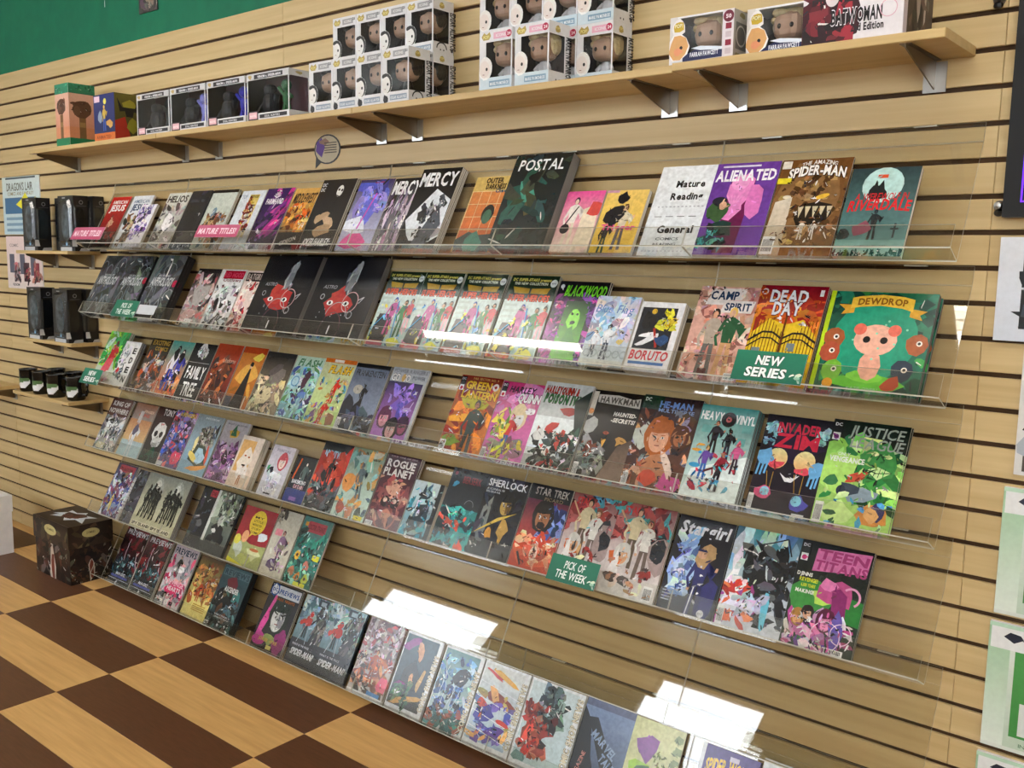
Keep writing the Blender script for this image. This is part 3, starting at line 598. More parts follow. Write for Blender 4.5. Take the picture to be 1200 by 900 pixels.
def dew(a):
    a.g('1c6a50', '1e7a60'); a.s_(50, '14503e 1e6048 2a8060 0e4434 3a9a4a', r=.11, asp=1.6); a.e(.5, .52, .4, .42, '1c9a78')
    a.r(0, 0, .045, 1, 'b8d820'); a.b(.52, .1, .34, .09, '6ac838'); a.b(.5, .16, .2, .06, '88dc48')
    # plain pink generic creature stand-in
    a.b(.52, .27, .1, .16, 'f0b098', j=.05); a.e(.52, .52, .2, .16, 'f4b8a0'); [a.e(x, y, .06, .06, 'e8705c') for x, y in ((.36, .62), (.68, .62))]
    for k in (.44, .6): a.e(k, .52, .035, c='1c1414', n=12)
    for x, y, c in ((.13, .52, 'a85a30'), (.12, .38, 'b05034'), (.9, .5, 'a85a30'), (.18, .2, '78b83a'), (.82, .24, '2a3a4a')):
        a.b(x, y, .1, .11, c, j=.08); a.e(x + .02, y + .01, .028, c='f0e8d8', n=10); a.e(x + .02, y + .01, .015, c='141414', n=8)
    a.b(.74, .1, .1, .07, 'b84a2a', .5); a.e(.17, .07, .05, .05, 'e8a030')
    a.p([.14, .76, .26, .78, .26, .86, .1, .86, .17, .81], 'd8a430'); a.p([.9, .73, .78, .76, .78, .84, .93, .82, .87, .78], 'd8a430')
    a.p([.22, .82, .3, .84, .5, .86, .7, .84, .8, .81, .8, .93, .7, .955, .5, .97, .3, .95, .22, .93], 'ecc040'); a.t('DEWDROP', .28, .86, .46, .065, '8a5a1c', 2, arc=.015)
    a.t("KATIE O'NEILL", .36, .025, .3, .03, '9ac8a0'); [a.e(a.rn.uniform(.2, .8), a.rn.uniform(.3, .75), .012, c='8ae0c0', n=6) for i in range(8)]
I(1, -.84, 'square green picture book with a pink creature, yellow ribbon and lime spine', dew, w=.236, h=.246, n=3, t=.010, kind=HC, cat='book', page='greypaper')

# ------------------------------------------------------------------ tier 3
I(2, -4.222, 'green comic of a red cloaked figure, leftmost on the third tier', lambda a: (a.g('dcd8d0', '4a9a2a'), a.s_(24, '2a9a48 3aa850 88c838 1e7a3a a8e0b0', y0=.4, r=.14), a.p([.2, .05, .4, .55, .62, .7, .7, .5, .62, .05], 'e86a7a', 'b81c24'), a.b(.55, .62, .18, .2, 'b01c20'), a.e(.56, .78, .06, .07, '5a1c18'), a.L([.3, .55, .2, .35], .04, '8a2420'), a.s_(6, 'f4c8cc f0dcdc', .2, 0, .7, .2, .12)), w=.178, n=3, t=.006)
I(2, -4.045, 'white comic with black letters running down its right side', lambda a: (a.g('d8d6d2', 'e4e4e2'), a.s_(16, 'b8bcbc 8a9090 5a6a5a c8d0cc', 0, .2, .5, .9, .1), a.b(.2, .35, .09, .12, 'c83038'), a.s_(5, '2a4060 1c1c22', .35, .15, .5, .4, .06), [a.t(c, .66, .74 - .21 * i, .22, .13, '16181a', 2, 0, None) for i, c in enumerate('EDEN')]), w=.13, h=.215, n=4, t=.006, page='greypaper')
I(2, -3.869, 'dark olive comic with an antique gold title above crowding figures', lambda a: (a.g('4a3a34', '2e2414'), a.r(0, .78, 1, 1, '2a220e'), a.t('EXCITING', .1, .88, .8, .09, 'a8883a', 2), a.t('COMICS', .3, .78, .6, .07, 'a8883a', 2), a.s_(40, 'a8502a 8a8a9a 5a3a2a c8784a 3a3a4a d8c0b0', y1=.74, r=.09), a.f_(.5, .2, .4, 'a04a28')), w=.165, h=.25)
I(2, -3.702, 'teal comic of two black-haired women over orange flames', lambda a: (a.g('d86838', '4a9a90'), a.s_(18, 'e88a4a d86030 f0a868 c85028', y1=.3, r=.16), a.f_(.38, .1, .82, 'e8e4e8', 'f0e0d0', '101014', '2a3a9a', .03), a.f_(.68, .1, .76, '4a4aa8', 'f0e0d0', '101014', '1c1c3a'), a.b(.4, .75, .12, .16, '121216'), a.b(.68, .7, .12, .16, '121216'), a.s_(14, '2a3a9a e8e8f4 16161c 5a5ac0', .25, .2, .8, .5, .07)), w=.164, h=.25)
I(2, -3.536, 'black and white comic with a white brain shape above two tall title lines', lambda a: (a.g('2a2a2c', '1a1c1e'), a.b(.5, .85, .2, .2, 'c8c8c6'), a.s_(12, 'a0a09e e4e4e2 707070', .35, .76, .65, .94, .05), a.L([.05, .66, .95, .66], .01, 'c0c0c0'), a.t('FAMILY', .12, .38, .8, .22, 'f0f0ee', 1), a.t('TREE', .2, .08, .6, .24, 'f0f0ee', 1)), w=.162, h=.252)
I(2, -3.368, 'rust red comic of a cloaked brown figure', lambda a: (a.g('3a1e1c', 'a83a1c'), a.p([.2, 0, .35, .7, .55, .85, .75, .6, .8, 0], '4a2a22', '6a3a28'), a.s_(22, '8a4a30 5a2c22 c86a3a 3a1c1a', .1, 0, .9, .75, .12), a.t('Undone', .4, .7, .5, .08, 'd8b098', 0, .2), a.b(.2, .3, .05, .24, 'd88a5a', -.4)), w=.168, h=.262)
I(2, -3.192, 'amber comic of a robed woman in black before a sun haze', lambda a: (a.g('9a5a20', 'c87828'), a.r(0, .9, 1, 1, 'a83c14'), a.b(.55, .55, .4, .3, 'e0a848'), a.b(.75, .85, .22, .1, 'e8d050'), a.p([.25, 0, .5, .55, .58, .72, .66, .5, .8, 0], '1c1614'), a.e(.58, .7, .05, .07, 'd8b090'), a.b(.58, .73, .07, .07, '1a1412'), a.b(.85, .3, .07, .2, 'd8a040', .4), a.b(.25, .32, .14, .05, '8a5a20', .5), a.r(.02, 0, .3, .2, '3a3a48')), w=.152, h=.262)
I(2, -3.036, 'charcoal comic of a pale horned beast in smoke', lambda a: (a.g('8a7a62', '1c1e22'), a.s_(30, 'c8b890 9a8a72 e0d4a8 5a5248 3a3430', 0, 0, 1, .6, .13), a.b(.35, .3, .24, .26, 'd0c098'), a.b(.6, .62, .24, .2, '7a706a'), a.b(.5, .74, .2, .1, '5a5050', .5), a.e(.3, .34, .05, .04, '1c1814')), w=.178, h=.254)
I(2, -2.853, 'mint green comic crowded with blue and violet shapes', lambda a: (a.g('7aa89a', 'b8d4c0'), a.t('FLASH', .12, .85, .76, .11, '4a7a58', 2, .2), a.s_(48, '6a9ac0 4a5a9a 8ac0c8 5a8a5a a8d0d8 3a2a4a c8e0d8', y1=.8, r=.11), a.b(.6, .65, .1, .22, '4a2a3a', -.3), a.e(.25, .6, .16, .2, 'a8ccd8'), a.ring(.25, .6, .12, .03, '5a8ab0')), w=.16, h=.252)
I(2, -2.692, 'pale yellow-green comic with a slanted gold title and red leaping figures', lambda a: (a.g('b8d880', 'c8c8a0'), a.r(0, .94, 1, 1, 'd06a20'), a.r(.3, .95, .6, .99, 'e8e4dc'), a.t('FLASH', .22, .79, .7, .11, 'e8b818', 2, .2, out='5a3a10'), a.s_(26, 'd8a050 5aa0c8 c8d890 7a4a8a e8c8a0 3a6a3a', y1=.7, r=.08), a.f_(.6, .35, .36, 'd02c18', 'd02c18', 'c82818', lean=.1), a.f_(.45, .0, .4, 'c82818', 'c02c18', 'b82414', lean=.15), a.b(.8, .12, .14, .14, '8a5a40')), w=.168, h=.256)
I(2, -2.522, 'grey-blue comic of a lone black silhouette on a rock', lambda a: (a.g('8a94a8', '5a6478'), a.r(0, .94, 1, 1, '121216'), a.t('FRANKENSTEIN', .08, .82, .84, .09, '22242e', 1), a.e(.3, .62, .14, .1, 'a8a49a'), a.b(.2, .3, .2, .4, '2c2e36'), a.p([.2, 0, .35, .4, .5, .5, .55, .2, .6, 0], '24262c'), a.f_(.48, .38, .32, '1c1e24', '24262a', '16181c'), a.s_(14, '3a3c46 24262c 50586a', y1=.25, r=.14), a.L([.85, .1, .95, .3], .03, '2a2c34'), a.k(.02, .01, .12, .18)), w=.172, h=.252)
I(2, -2.337, 'violet comic with a silver border and three faces at the bottom', lambda a: (a.g('b0b4bc', 'a8acb2'), a.r(0, 0, .93, .8, 'b070c0', '2c2850'), a.t('POWER RANGERS', .05, .93, .9, .05, '70747c', 1), a.t('GO GO', .04, .81, .5, .1, 'e8e4e0', 2, out='3a3440'), a.e(.36, .86, .05, .08, 'c8a058'), a.t('POWER', .6, .85, .34, .05, '4a4e58', 1), a.p([.25, .45, .5, .62, .6, .78, .65, .55, .85, .6, .6, .45, .5, .4], '7a5ac0'), a.L([.6, .5, .75, .35, .85, .55], .015, 'd8c0f0'), a.s_(10, '5a48a0 9a7ad8 3c3470', .1, .35, .9, .75, .09), a.h_(.22, .28, .15, 'd890a0', '5a2a4a'), a.h_(.5, .14, .15, 'd0a0a0', '1c1824'), a.h_(.78, .2, .13, '9a4a6a', '3a1c3a')), w=.172, h=.254)
def cape(a): badge(a)
I(2, -2.024, 'orange comic with a bold yellow title and a man in a dark jacket', lambda a: (a.g('c87828', '7a1e14'), a.s_(26, 'd85a20 a83018 e8882a 8a2a18', y1=.8, r=.15), a.b(.5, .66, .3, .14, 'b0a818'), a.b(.3, .45, .4, .07, 'f0a830', .1), a.f_(.6, -.1, .8, '34403a', 'a8745a', '24180f', '2c3430'), a.b(.25, .15, .2, .1, '7a9a30'), a.t('FAR SECTOR NO. 9', .3, .95, .6, .03, 'c89a50'), a.t('GREEN', .18, .83, .6, .1, 'e8b818', 2, out='5a1c0c'), a.e(.88, .88, .07, c='e8d8c0'), a.e(.88, .88, .03, c='9a2018'), a.t('LANTERN', .14, .71, .82, .1, 'e8b818', 2, out='5a1c0c'), badge(a), a.k(.02, .01, .14, .14)), w=.172, h=.256)
I(2, -1.85, 'pink comic of a white-skinned costumed figure and yellow flowers', lambda a: (a.g('d878b8', 'b82c6a'), a.s_(12, 'e088c0 c86aa8', r=.16), a.t('HARLEY', .2, .87, .6, .08, '2a1030', 2, .2), a.t('QUINN', .46, .76, .5, .11, 'f0eef0', 2, .1, out='3a1030'), a.h_(.6, .55, .17, 'd8d8d8', 'd8c098'), a.f_(.42, .1, .5, 'c82c2c', 'c8a890', 'b83030', '3a6a9a', .1), a.s_(10, 'e8d050 d8b830 f0e080 6a8a30', .1, .3, .4, .65, .09), a.s_(12, 'e8d050 d0c040 8a5a6a 9a9a90', .2, .02, .9, .25, .1), a.b(.85, .66, .12, .07, 'ece8ec'), badge(a, 'c82c3c'), a.k(.02, .01, .1, .14)), w=.164, h=.252)
I(2, -1.687, 'white and grey comic with red and green scrawled lettering over a black swirl', lambda a: (a.g('b8bab8', 'c4c8c8'), a.r(0, .15, .95, .6, 'e4ecec'), a.t('HARLEYQUINN &', .04, .87, .7, .08, 'a82c20', 2, .1, out='3a1410'), a.t('POISON IVY', .06, .76, .8, .1, '2a6a34', 2, .1, out='18301c'), a.b(.65, .68, .2, .09, 'a02a24'), a.p([1, .95, .7, .8, .85, .5, .6, .3, .75, .1, 1, .05], '24302a'), a.s_(50, '2a2c2c 6a7470 a84038 1c1e1e d8dedc 3a4a40', .1, 0, 1, .45, .08), a.b(.4, .48, .14, .07, 'c03a34', .6), a.b(.2, .38, .12, .1, 'd8d8d4')), w=.17, h=.266, n=3)
I(2, -1.514, 'near-black comic with a silver masthead and two lines of slanted white script', lambda a: (a.g('2c2622', '16110f'), a.p([.12, .86, .96, .84, .94, .95, .8, .93, .5, .96, .1, .95], 'b8b4ac'), a.t('HAWKMAN', .16, .865, .76, .07, '4a4640', 2), a.t('HAUNTED-', .5, .73, .44, .045, 'e8e4dc', 2, .15), a.t('-SECRETS!', .48, .66, .46, .045, 'e8e4dc', 2, .15), a.b(.78, .46, .1, .08, 'b88a48', j=.6), a.b(.42, .44, .2, .16, '0e0c0c'), a.e(.46, .53, .06, .03, 'a04a30'), a.p([.4, .46, .46, .36, .5, .46], 'd8a040'), a.b(.08, .6, .14, .12, 'a8aaa6', .6, j=.5), a.s_(18, '6a6e6a 3a3e3a 8a8e8a 7a3a28', 0, .02, .5, .4, .1), a.p([.5, 0, .75, .4, 1, .5, 1, 0], '8a7260', '4a3a30'), a.r(.0, .7, .1, .98, 'c8c0b4'), a.e(.05, .75, .05, c='d88a50'), a.k(.02, .01, .1, .16)), w=.168, h=.26)
I(2, -1.348, 'comic of an auburn-haired heroine surrounded by muscular figures', lambda a: (a.g('6a4434', '2a1e20'), a.r(0, .85, .35, 1, '14301c'), a.t('HE-MAN', .3, .88, .55, .07, '6a8ac8', 2), a.t('MULTIVERSE', .3, .83, .6, .04, '8aa0c8', 1), a.s_(44, '9a5a3c c08a60 5a3428 3a2a2c d8a880 8a8a9a', y1=.8, r=.11), a.b(.15, .55, .16, .2, 'b8bcb0'), a.h_(.44, .55, .2, 'd8a080', 'a85a24'), a.b(.5, .25, .22, .2, 'b87a54'), a.h_(.78, .58, .12, 'a86a48', '5a3424'), a.b(.42, .12, .14, .12, 'd04a30'), a.b(.8, .1, .18, .14, 'c04a8a'), a.b(.68, .3, .07, .24, 'e0c8b8', .5), a.t('DC', .04, .93, .1, .04, 'e0e0e0'), a.k(.02, .01, .1, .16)), w=.178, h=.262, n=3)
I(2, -1.159, 'teal comic of a rock band playing under a vinyl disc, deep stack', lambda a: (a.g('d4e8e4', '3a8a86'), a.p([0, 0, .1, .3, 1, .5, 1, 0], 'e4f0ee'), [a.r(x, y, x + .16, y + .08, '6aa8a4') for x, y in ((.1, .7), (.3, .66), (.74, .6), (.8, .74))], a.t('HEAVY', .03, .84, .4, .09, 'f0f4f4', 2), a.t('VINYL', .64, .83, .34, .09, 'f0f4f4', 2), a.e(.53, .86, .13, c='1c1c20'), a.e(.53, .86, .05, c='b85a5a'), a.e(.53, .86, .015, c='101012'), a.f_(.36, .44, .4, '24202a', 'b87a5a', '4a1c1c', '1a1a20'), a.f_(.62, .42, .34, '1c1c24', 'd8a888', '141014', '28283a'), a.f_(.3, .2, .36, '6a4aa0', 'd8a888', 'c8a050', '3a6ab0'), a.f_(.55, .1, .42, '8a2030', 'c88a70', 'a82030', '2a1a24', .1), a.f_(.82, .3, .34, 'c85a8a', 'e0b898', 'd85a70', '3a2a3a'), a.e(.15, .34, .1, .04, '3a9ac8'), a.e(.12, .5, .09, .025, 'd89838'), a.e(.18, .56, .07, .02, 'd89838'), a.L([.3, .28, .7, .4], .04, '5a1c20'), a.s_(14, '2a8ac0 c03a50 1c1c28 7ac0d0', .1, .1, .9, .5, .05)), w=.155, h=.248, n=8, t=.0045, page='greypaper')
I(2, -.988, 'black comic with a red jagged title, two cream discs and blue hands holding strings', lambda a: (a.g('1c1226', '14101c'), a.b(.5, .7, .42, .26, '241a34'), a.s_(6, '88c8d8 a8d8e0', .05, .7, .2, .9, .07), a.s_(5, '88c8d8 a8d8e0', .85, .75, .97, .9, .06), a.t('INVADER', .2, .83, .66, .1, 'd82848', 2), a.t('ZIM', .2, .68, .66, .14, 'd82848', 2), a.e(.3, .56, .16, .16, 'e8a870', 'e8e0a0'), a.e(.72, .56, .16, .16, 'e8a870', 'e8e0a0'), a.b(.3, .5, .14, .06, 'd84a5a'), a.b(.74, .46, .12, .06, 'd84a5a'), a.b(.12, .56, .13, .13, '68a8d8', .5), a.b(.92, .5, .13, .13, '68a8d8', -.5), [a.L([x, y, x - .02, y - .13], .03, '68a8d8') for x, y in ((.06, .5), (.12, .5), (.18, .52), (.86, .46), (.92, .44), (.97, .45))], a.p([.4, .42, .5, .38, .6, .38, .7, .42, .6, .34, .5, .34], 'e8e8ec'), [a.L([x, .42, x + d, .24], .008, 'c8a040') for x, d in ((.2, .06), (.3, 0), (.62, .06), (.76, 0))], a.b(.2, .2, .12, .12, 'd04a78'), a.e(.24, .22, .07, .07, '8ad0e8'), a.b(.76, .15, .14, .1, '4a4ab0'), a.e(.74, .17, .08, .08, '8ad0e8'), a.k(.02, .02, .08, .16), a.r(.72, .01, .9, .05, 'd8d8d8')), w=.164, h=.25, n=3)
I(2, -.824, 'bright green comic of a giant grinning face above a caped fighter', lambda a: (a.g('b8e878', '1c5a30'), a.r(0, .72, 1, 1, '102018'), a.s_(26, '2a7a3a 88c858 c8f090 4a9a48 1c4a2a', .1, .25, 1, .85, .15), a.b(.2, .5, .26, .3, 'b0e070'), a.b(.72, .62, .26, .26, '3a8a44'), a.e(.62, .72, .05, .025, 'd8f0a0'), a.e(.8, .7, .05, .025, 'd8f0a0'), a.p([.56, .56, .7, .6, .88, .56, .72, .48], 'c8e8a0'), a.L([.56, .56, .7, .54, .88, .56], .012, '1c4a24'), [a.L([.6 + .06 * i, .5, .62 + .06 * i, .59], .008, '1c4a24') for i in range(4)], a.L([.66, .66, .7, .72, .76, .66], .02, '1c4a24'), a.b(.55, .33, .24, .09, '8a9ca8', .2), a.b(.4, .36, .13, .1, '3a4654', .3), a.e(.3, .34, .06, .07, '2c3644'), a.b(.16, .42, .1, .09, '3a7a4a'), a.b(.45, .48, .16, .06, 'c8503a', .5), a.b(.3, .14, .2, .16, 'd0f098'), a.b(.76, .18, .2, .15, 'd89040'), a.b(.82, .2, .12, .14, '3a3a6a'), a.b(.74, .16, .1, .1, 'e8b070'), a.s_(8, '2a5a3a 4a9ad0 c8f0a0', y1=.3, r=.06), a.t('JUSTICE', .24, .86, .7, .1, '9aa49a', 1, .15), a.t('LEAGUE', .28, .75, .68, .1, '9aa49a', 1, .15), a.t('ONLY', .16, .66, .16, .03, 'e8f0e0'), a.t('VENGEANCE', .06, .6, .46, .05, 'f0f4ec', 2), badge(a, '6a2a6a'), a.k(.02, .01, .11, .2)), w=.176, h=.258, n=3)

# ------------------------------------------------------------------ tier 4
I(3, -4.236, 'brown-headed comic with white title over snowy animal shapes, leftmost on the fourth tier', lambda a: (a.g('a8b0b4', '5a342a'), a.r(0, .66, 1, 1, '54302a'), a.t('KING OF', .1, .86, .8, .09, 'd8d0cc', 2), a.t('NOWHERE', .06, .72, .88, .09, 'd8d0cc', 2), a.s_(34, 'd8dee0 8a9498 5a646a e8eaec a8a49a', y1=.66, r=.11), a.b(.4, .52, .28, .12, 'dfe4e6'), a.s_(8, '3a3c40', .1, .1, .8, .6, .06), a.b(.3, .08, .24, .08, 'd0c8a8')), w=.178, h=.25)
I(3, -4.024, 'tan comic of a thin standing figure over a pale blue floor', lambda a: (a.g('a8c8d0', '8a5a40'), a.r(0, .3, 1, .7, 'c8a878', 'b8805a'), a.t('FINGER', .5, .84, .44, .05, 'e0b8a0', 1), a.t('GUNS', .3, .76, .5, .06, 'b84a3a', 1), a.f_(.45, .02, .66, 'd8dadc', 'c0a090', '8a7a78', 'c8ccd0'), a.b(.42, .5, .12, .14, '5a5468'), a.r(.35, .64, .5, .86, 'c0b8b4')), w=.178, h=.25)
I(3, -3.835, 'black comic with a big white skull under a white title', lambda a: (a.g('1c2a28', '3a1414'), a.t('TONY', .35, .86, .6, .12, 'e0e0dc', 1), a.b(.52, .55, .34, .36, 'd8dad6', j=.08), a.b(.55, .38, .24, .2, 'c0c2be', j=.1), a.e(.38, .52, .09, .1, '241c1c'), a.e(.66, .52, .09, .1, '241c1c'), a.p([.48, .44, .52, .5, .56, .44], '1c1818'), [a.L([.4 + .06 * i, .28, .4 + .06 * i, .36], .02, '2a2a2a') for i in range(5)], a.s_(8, '2a5a4a 14201e', .1, 0, .9, .2, .12), a.b(.55, .7, .1, .03, 'c88a8a')), w=.142, h=.252)
I(3, -3.692, 'purple and blue comic crowded with small fighters', lambda a: (a.g('5a4878', '6a5a5a'), a.s_(60, '4a6ac8 6a4a9a c84a5a 8a7ac0 3a2a44 e86878 2a4a9a b8a0c8', r=.1), a.t('AVENGERS', .2, .9, .76, .07, 'd8b830', 2), a.b(.75, .2, .2, .2, 'e0506a'), a.r(.05, .02, .3, .09, 'd8d8dc')), w=.162, h=.256)
I(3, -3.527, 'sky grey comic with a round mechanical portrait and a flame ribbon', lambda a: (a.g('8ab0c8', '8a9498'), a.t('DECORUM', .3, .93, .5, .03, 'd0d8dc'), a.b(.62, .62, .3, .26, '7a7468', .3), a.s_(20, '9a9a90 4a4438 b8b4a8 5a6470', .4, .5, .88, .8, .08), a.p([.85, .8, .92, .9, .95, .6], '2a2420'), a.b(.6, .3, .34, .24, '3a4438'), a.b(.6, .32, .2, .16, 'a8c8d8'), a.b(.35, .3, .24, .07, 'e8d070', -.5), a.b(.65, .12, .34, .06, 'e8a050', .2), a.b(.85, .35, .05, .2, 'c8503a', .2), a.b(.3, .5, .06, .16, 'f0e0a0')), w=.19, h=.258)
I(3, -3.325, 'mauve comic with a gold insect emblem over a crumbling tower', lambda a: (a.g('5a3a5a', 'a8a4a8'), a.t('MIGHTY MORPHIN', .1, .93, .8, .03, '6a6a70'), a.b(.5, .8, .2, .12, 'b89038'), a.p([.4, .86, .5, .95, .56, .84, .62, .76, .38, .76], '2a5a3a'), a.s_(34, '8a5a8a b07aa8 5a3a5a c8a0c0 3a2438', y1=.6, r=.13), a.b(.5, .4, .12, .18, '3a2030', .4)), w=.162, h=.256)
I(3, -3.156, 'small peach book of a white-haired figure, cream border', lambda a: (a.g('e0c8b0', 'd8ccc0'), a.r(.08, .3, .7, .92, 'd8a868'), a.b(.45, .55, .26, .3, 'e8dccc'), a.b(.55, .3, .24, .2, 'ece4dc'), a.e(.42, .62, .05, .025, 'a85a30'), a.e(.6, .6, .05, .025, 'a85a30'), a.f_(.5, .05, .4, 'e8e0d8', legs='b06a3a'), a.r(.4, .42, .56, .45, '2a2420')), w=.138, h=.207, n=2, t=.013, kind=P_, cat='book')
I(3, -2.969, 'small white book of a rose-haired character in a white dress', lambda a: (a.g('d8d8e0', 'c0b8c4'), a.t('TSUREZURE', .2, .88, .6, .05, '7a7a88', 1), a.h_(.62, .68, .17, 'ecd0c4', 'c0505c', '8a2040'), a.b(.5, .32, .34, .26, 'eceef2'), a.b(.25, .5, .14, .1, '2a2a34', .4), a.b(.12, .55, .06, .08, '4a9a6a'), a.s_(8, 'dcdce8 b8b8cc f0f0f4', .2, .05, .8, .45, .12), a.r(.3, .04, .6, .07, '3a3a44')), w=.134, h=.2, n=1, t=.014, kind=P_, cat='book')
I(3, -2.812, 'small dark book with a blue foot band and an orange slash', lambda a: (a.g('2a2c34', '24282a'), a.r(0, 0, 1, .3, '3a4a90'), a.L([.12, .5, .25, .95], .07, 'c85a28'), a.f_(.6, .3, .6, '5a6a68', 'e0d8d0', '181a1e'), a.t('BAKEMONO', .15, .42, .7, .08, 'd8d8dc', 2), a.t('GATARI', .3, .32, .5, .08, 'd8a8b0', 2), a.r(.3, .06, .65, .14, 'a07ac8')), w=.112, h=.178, n=1, t=.013, kind=P_, cat='book')
I(3, -2.698, 'red comic with a black masthead and dark armoured fighters', lambda a: (a.g('4a5258', 'b83024'), a.r(0, .86, 1, 1, '101216'), a.t('NIGHTWING', .12, .78, .78, .1, '9ac8e0', 2), a.s_(10, 'c83a28 a02a20 d8503a', y0=.35, y1=.8, r=.2), a.f_(.5, .35, .42, '1c1c20', '3a2c2a', '141416'), a.s_(34, '3a4448 5a666a 24282c 788488', y1=.38, r=.1), a.b(.35, .5, .08, .16, '1a1a1e', .5), a.b(.75, .42, .06, .12, '2a1a1a')), w=.158, h=.254)
I(3, -2.541, 'pale green comic with orange blots and a grey leaping figure', lambda a: (a.g('c8e0d4', '7a8a70'), a.t('MARVELS', .15, .86, .74, .1, '4a4a34', 2), a.s_(24, 'd89a58 8ab0a8 c8d8c8 a8884a 5a7a78', r=.13), a.b(.2, .5, .2, .2, 'd8904a'), a.f_(.6, .3, .5, '5a6a6e', '6a7478', '4a5458', lean=-.2), a.b(.2, .15, .12, .14, 'a84a38'), a.b(.5, .1, .12, .12, 'c8805a'), a.b(.78, .1, .1, .14, '2a3a2a'), a.r(.7, .02, .95, .08, 'e0d040')), w=.168, h=.254)
I(3, -2.36, 'maroon comic with pale blocky lettering over a masked face', lambda a: (a.g('5a2430', '3a1c26'), a.t('ISSUE ONE OF FIVE', .1, .96, .8, .02, 'a88a90'), a.b(.5, .4, .44, .34, '8a4a4c'), a.s_(30, 'b87060 7a3a40 a85a54 d0907a 5a2832', .05, .1, .95, .68, .1), a.b(.5, .52, .26, .14, 'd8a088'), a.e(.38, .36, .13, .12, '2a1418'), a.e(.66, .36, .13, .12, '2a1418'), a.e(.37, .38, .06, .05, 'd8b8a8'), a.e(.65, .38, .06, .05, 'd8b8a8'), a.b(.52, .2, .13, .1, 'c8806a'), a.ring(.52, .18, .3, .04, 'a0584e', 14, 3.1, 6.3), a.t('ROGUE', .06, .83, .84, .1, 'e8e0dc', 2), a.t('PLANET', .04, .71, .86, .1, 'e8e0dc', 2), a.k(.02, .01, .22, .06)), w=.16, h=.256, n=3)
I(3, -2.196, 'small blue-black book of a rock spire in icy light with a black spine', lambda a: (a.g('2a8aa0', 'c8d8dc'), a.p([.2, 0, .25, .5, .4, .95, .6, .9, .75, .5, .8, 0], '24343e'), a.s_(34, '8aa8b4 3a5a68 16222a c8dce0 2a9ab4', y1=.95, r=.09), a.r(.86, 0, 1, 1, '141418'), a.t('SPIRITED', .3, .8, .1, .01, '8a8a8a')), w=.132, h=.188, n=1, t=.014, kind=P_, cat='book')
I(3, -2.056, 'dark slate comic with coral blots and a teal fog at the foot', lambda a: (a.g('38a8a4', '24282e'), a.r(0, .5, 1, 1, '2a3036', '22252a'), a.s_(26, '2a3a42 30909a d85a4a 44b8b4 1c2a30 2a6a78', y1=.5, r=.14), a.b(.2, .8, .1, .05, '4aa0c8', .5), a.t('BERSERK', .35, .82, .5, .09, '8a3038', 1), a.ring(.7, .55, .12, .01, '8a9298', 12, 0, 3), a.e(.12, .93, .04, c='7a3040')), w=.155, h=.256, n=2)
I(3, -1.899, 'black comic with a plain white title over a gold-lit detective portrait', lambda a: (a.g('2a2c34', '101014'), a.p([.05, .18, .1, .75, .25, .82, .3, .18], '6a7478', '8a8c84'), a.s_(20, '1c1c24 3a4048 26262e', r=.14), a.h_(.6, .66, .16, 'b89a50', '1c1814', '14100c', shade='6a5020'), a.b(.68, .38, .12, .24, 'b8924a'), a.p([0, .25, .5, .5, .9, .6, .5, .45], 'd8b850'), a.b(.4, .3, .08, .1, 'd89a40'), a.t('SHERLOCK', .04, .87, .92, .09, 'eceef0', 1), a.t('A SCANDAL IN', .04, .82, .42, .025, 'c8ccd0'), a.t('BELGRAVIA', .04, .785, .34, .025, 'c8ccd0'), a.r(.1, 0, 1, .14, '34383c')), w=.165, h=.254, n=3)
I(3, -1.729, 'comic of a bearded man above an orange burst and deep blue space', lambda a: (a.g('c84a2c', '1c2448'), a.r(0, .82, 1, 1, '16161c'), a.b(.8, .6, .3, .3, '6a8ad8'), a.s_(8, '3a4a9a 8aa8e8 26305a', .5, .4, 1, .75, .14), a.h_(.48, .62, .2, 'a8704e', '1a1414', jaw=1.35), a.b(.48, .52, .12, .07, '241814'), a.b(.5, .22, .5, .3, 'e0603a', j=.2), a.s_(18, 'f0a080 e87050 d84a30 f4c0a0', .1, .05, .95, .38, .14), a.e(.52, .2, .09, .14, 'f8d8c0'), a.f_(.52, .14, .12, '8a1c1c'), a.L([.15, .18, .3, .04], .05, '3a2428'), a.t('STAR TREK', .14, .88, .8, .09, 'b0a8a0', 1), a.t('PICARD', .4, .82, .44, .04, '8a7a60')), w=.158, h=.256, n=3)
def rebels(a):
    a.g('e8e4e0', '8a4a48'); a.s_(18, '9a3a38 b85a58 6a2a2c 4a9aa0', y0=.6, r=.14); a.t('STAR', .1, .88, .3, .08, 'c83030', 2)
    a.f_(.35, .3, .66, 'd8c8a0', 'd0a080', '2a1c18', '5a4a3a', .05); a.f_(.62, .2, .66, 'e0dcd4', 'd8a888', '7a4a2c', '6a5a50'); a.b(.85, .58, .14, .24, '24262c'); a.b(.88, .5, .2, .3, 'a08c88', j=.2); a.b(.88, .52, .12, .2, '202228')
    a.L([.05, .9, .3, .7], .03, 'd8a880'); a.b(.25, .4, .2, .15, 'c8602a'); a.h_(.28, .42, .12, 'd09a70', 'c8c4bc'); a.L([.1, .2, .5, .12], .06, '24262c')
    a.p([0, .0, .2, .5, .35, .0], 'e4e0dc'); a.s_(10, '3a2a24 b88a60 8a2a24 e8d8c0', .1, .05, .9, .4, .08); a.k(.8, .01, .16, .16)
I(3, -1.575, 'adventure ensemble comic partly behind the green pick sign, left of the matching pair', rebels, w=.166, h=.256, n=2)
I(3, -1.411, 'adventure ensemble comic, right of the matching pair, beside the black cursive-titled one', rebels, w=.178, h=.258, n=3)
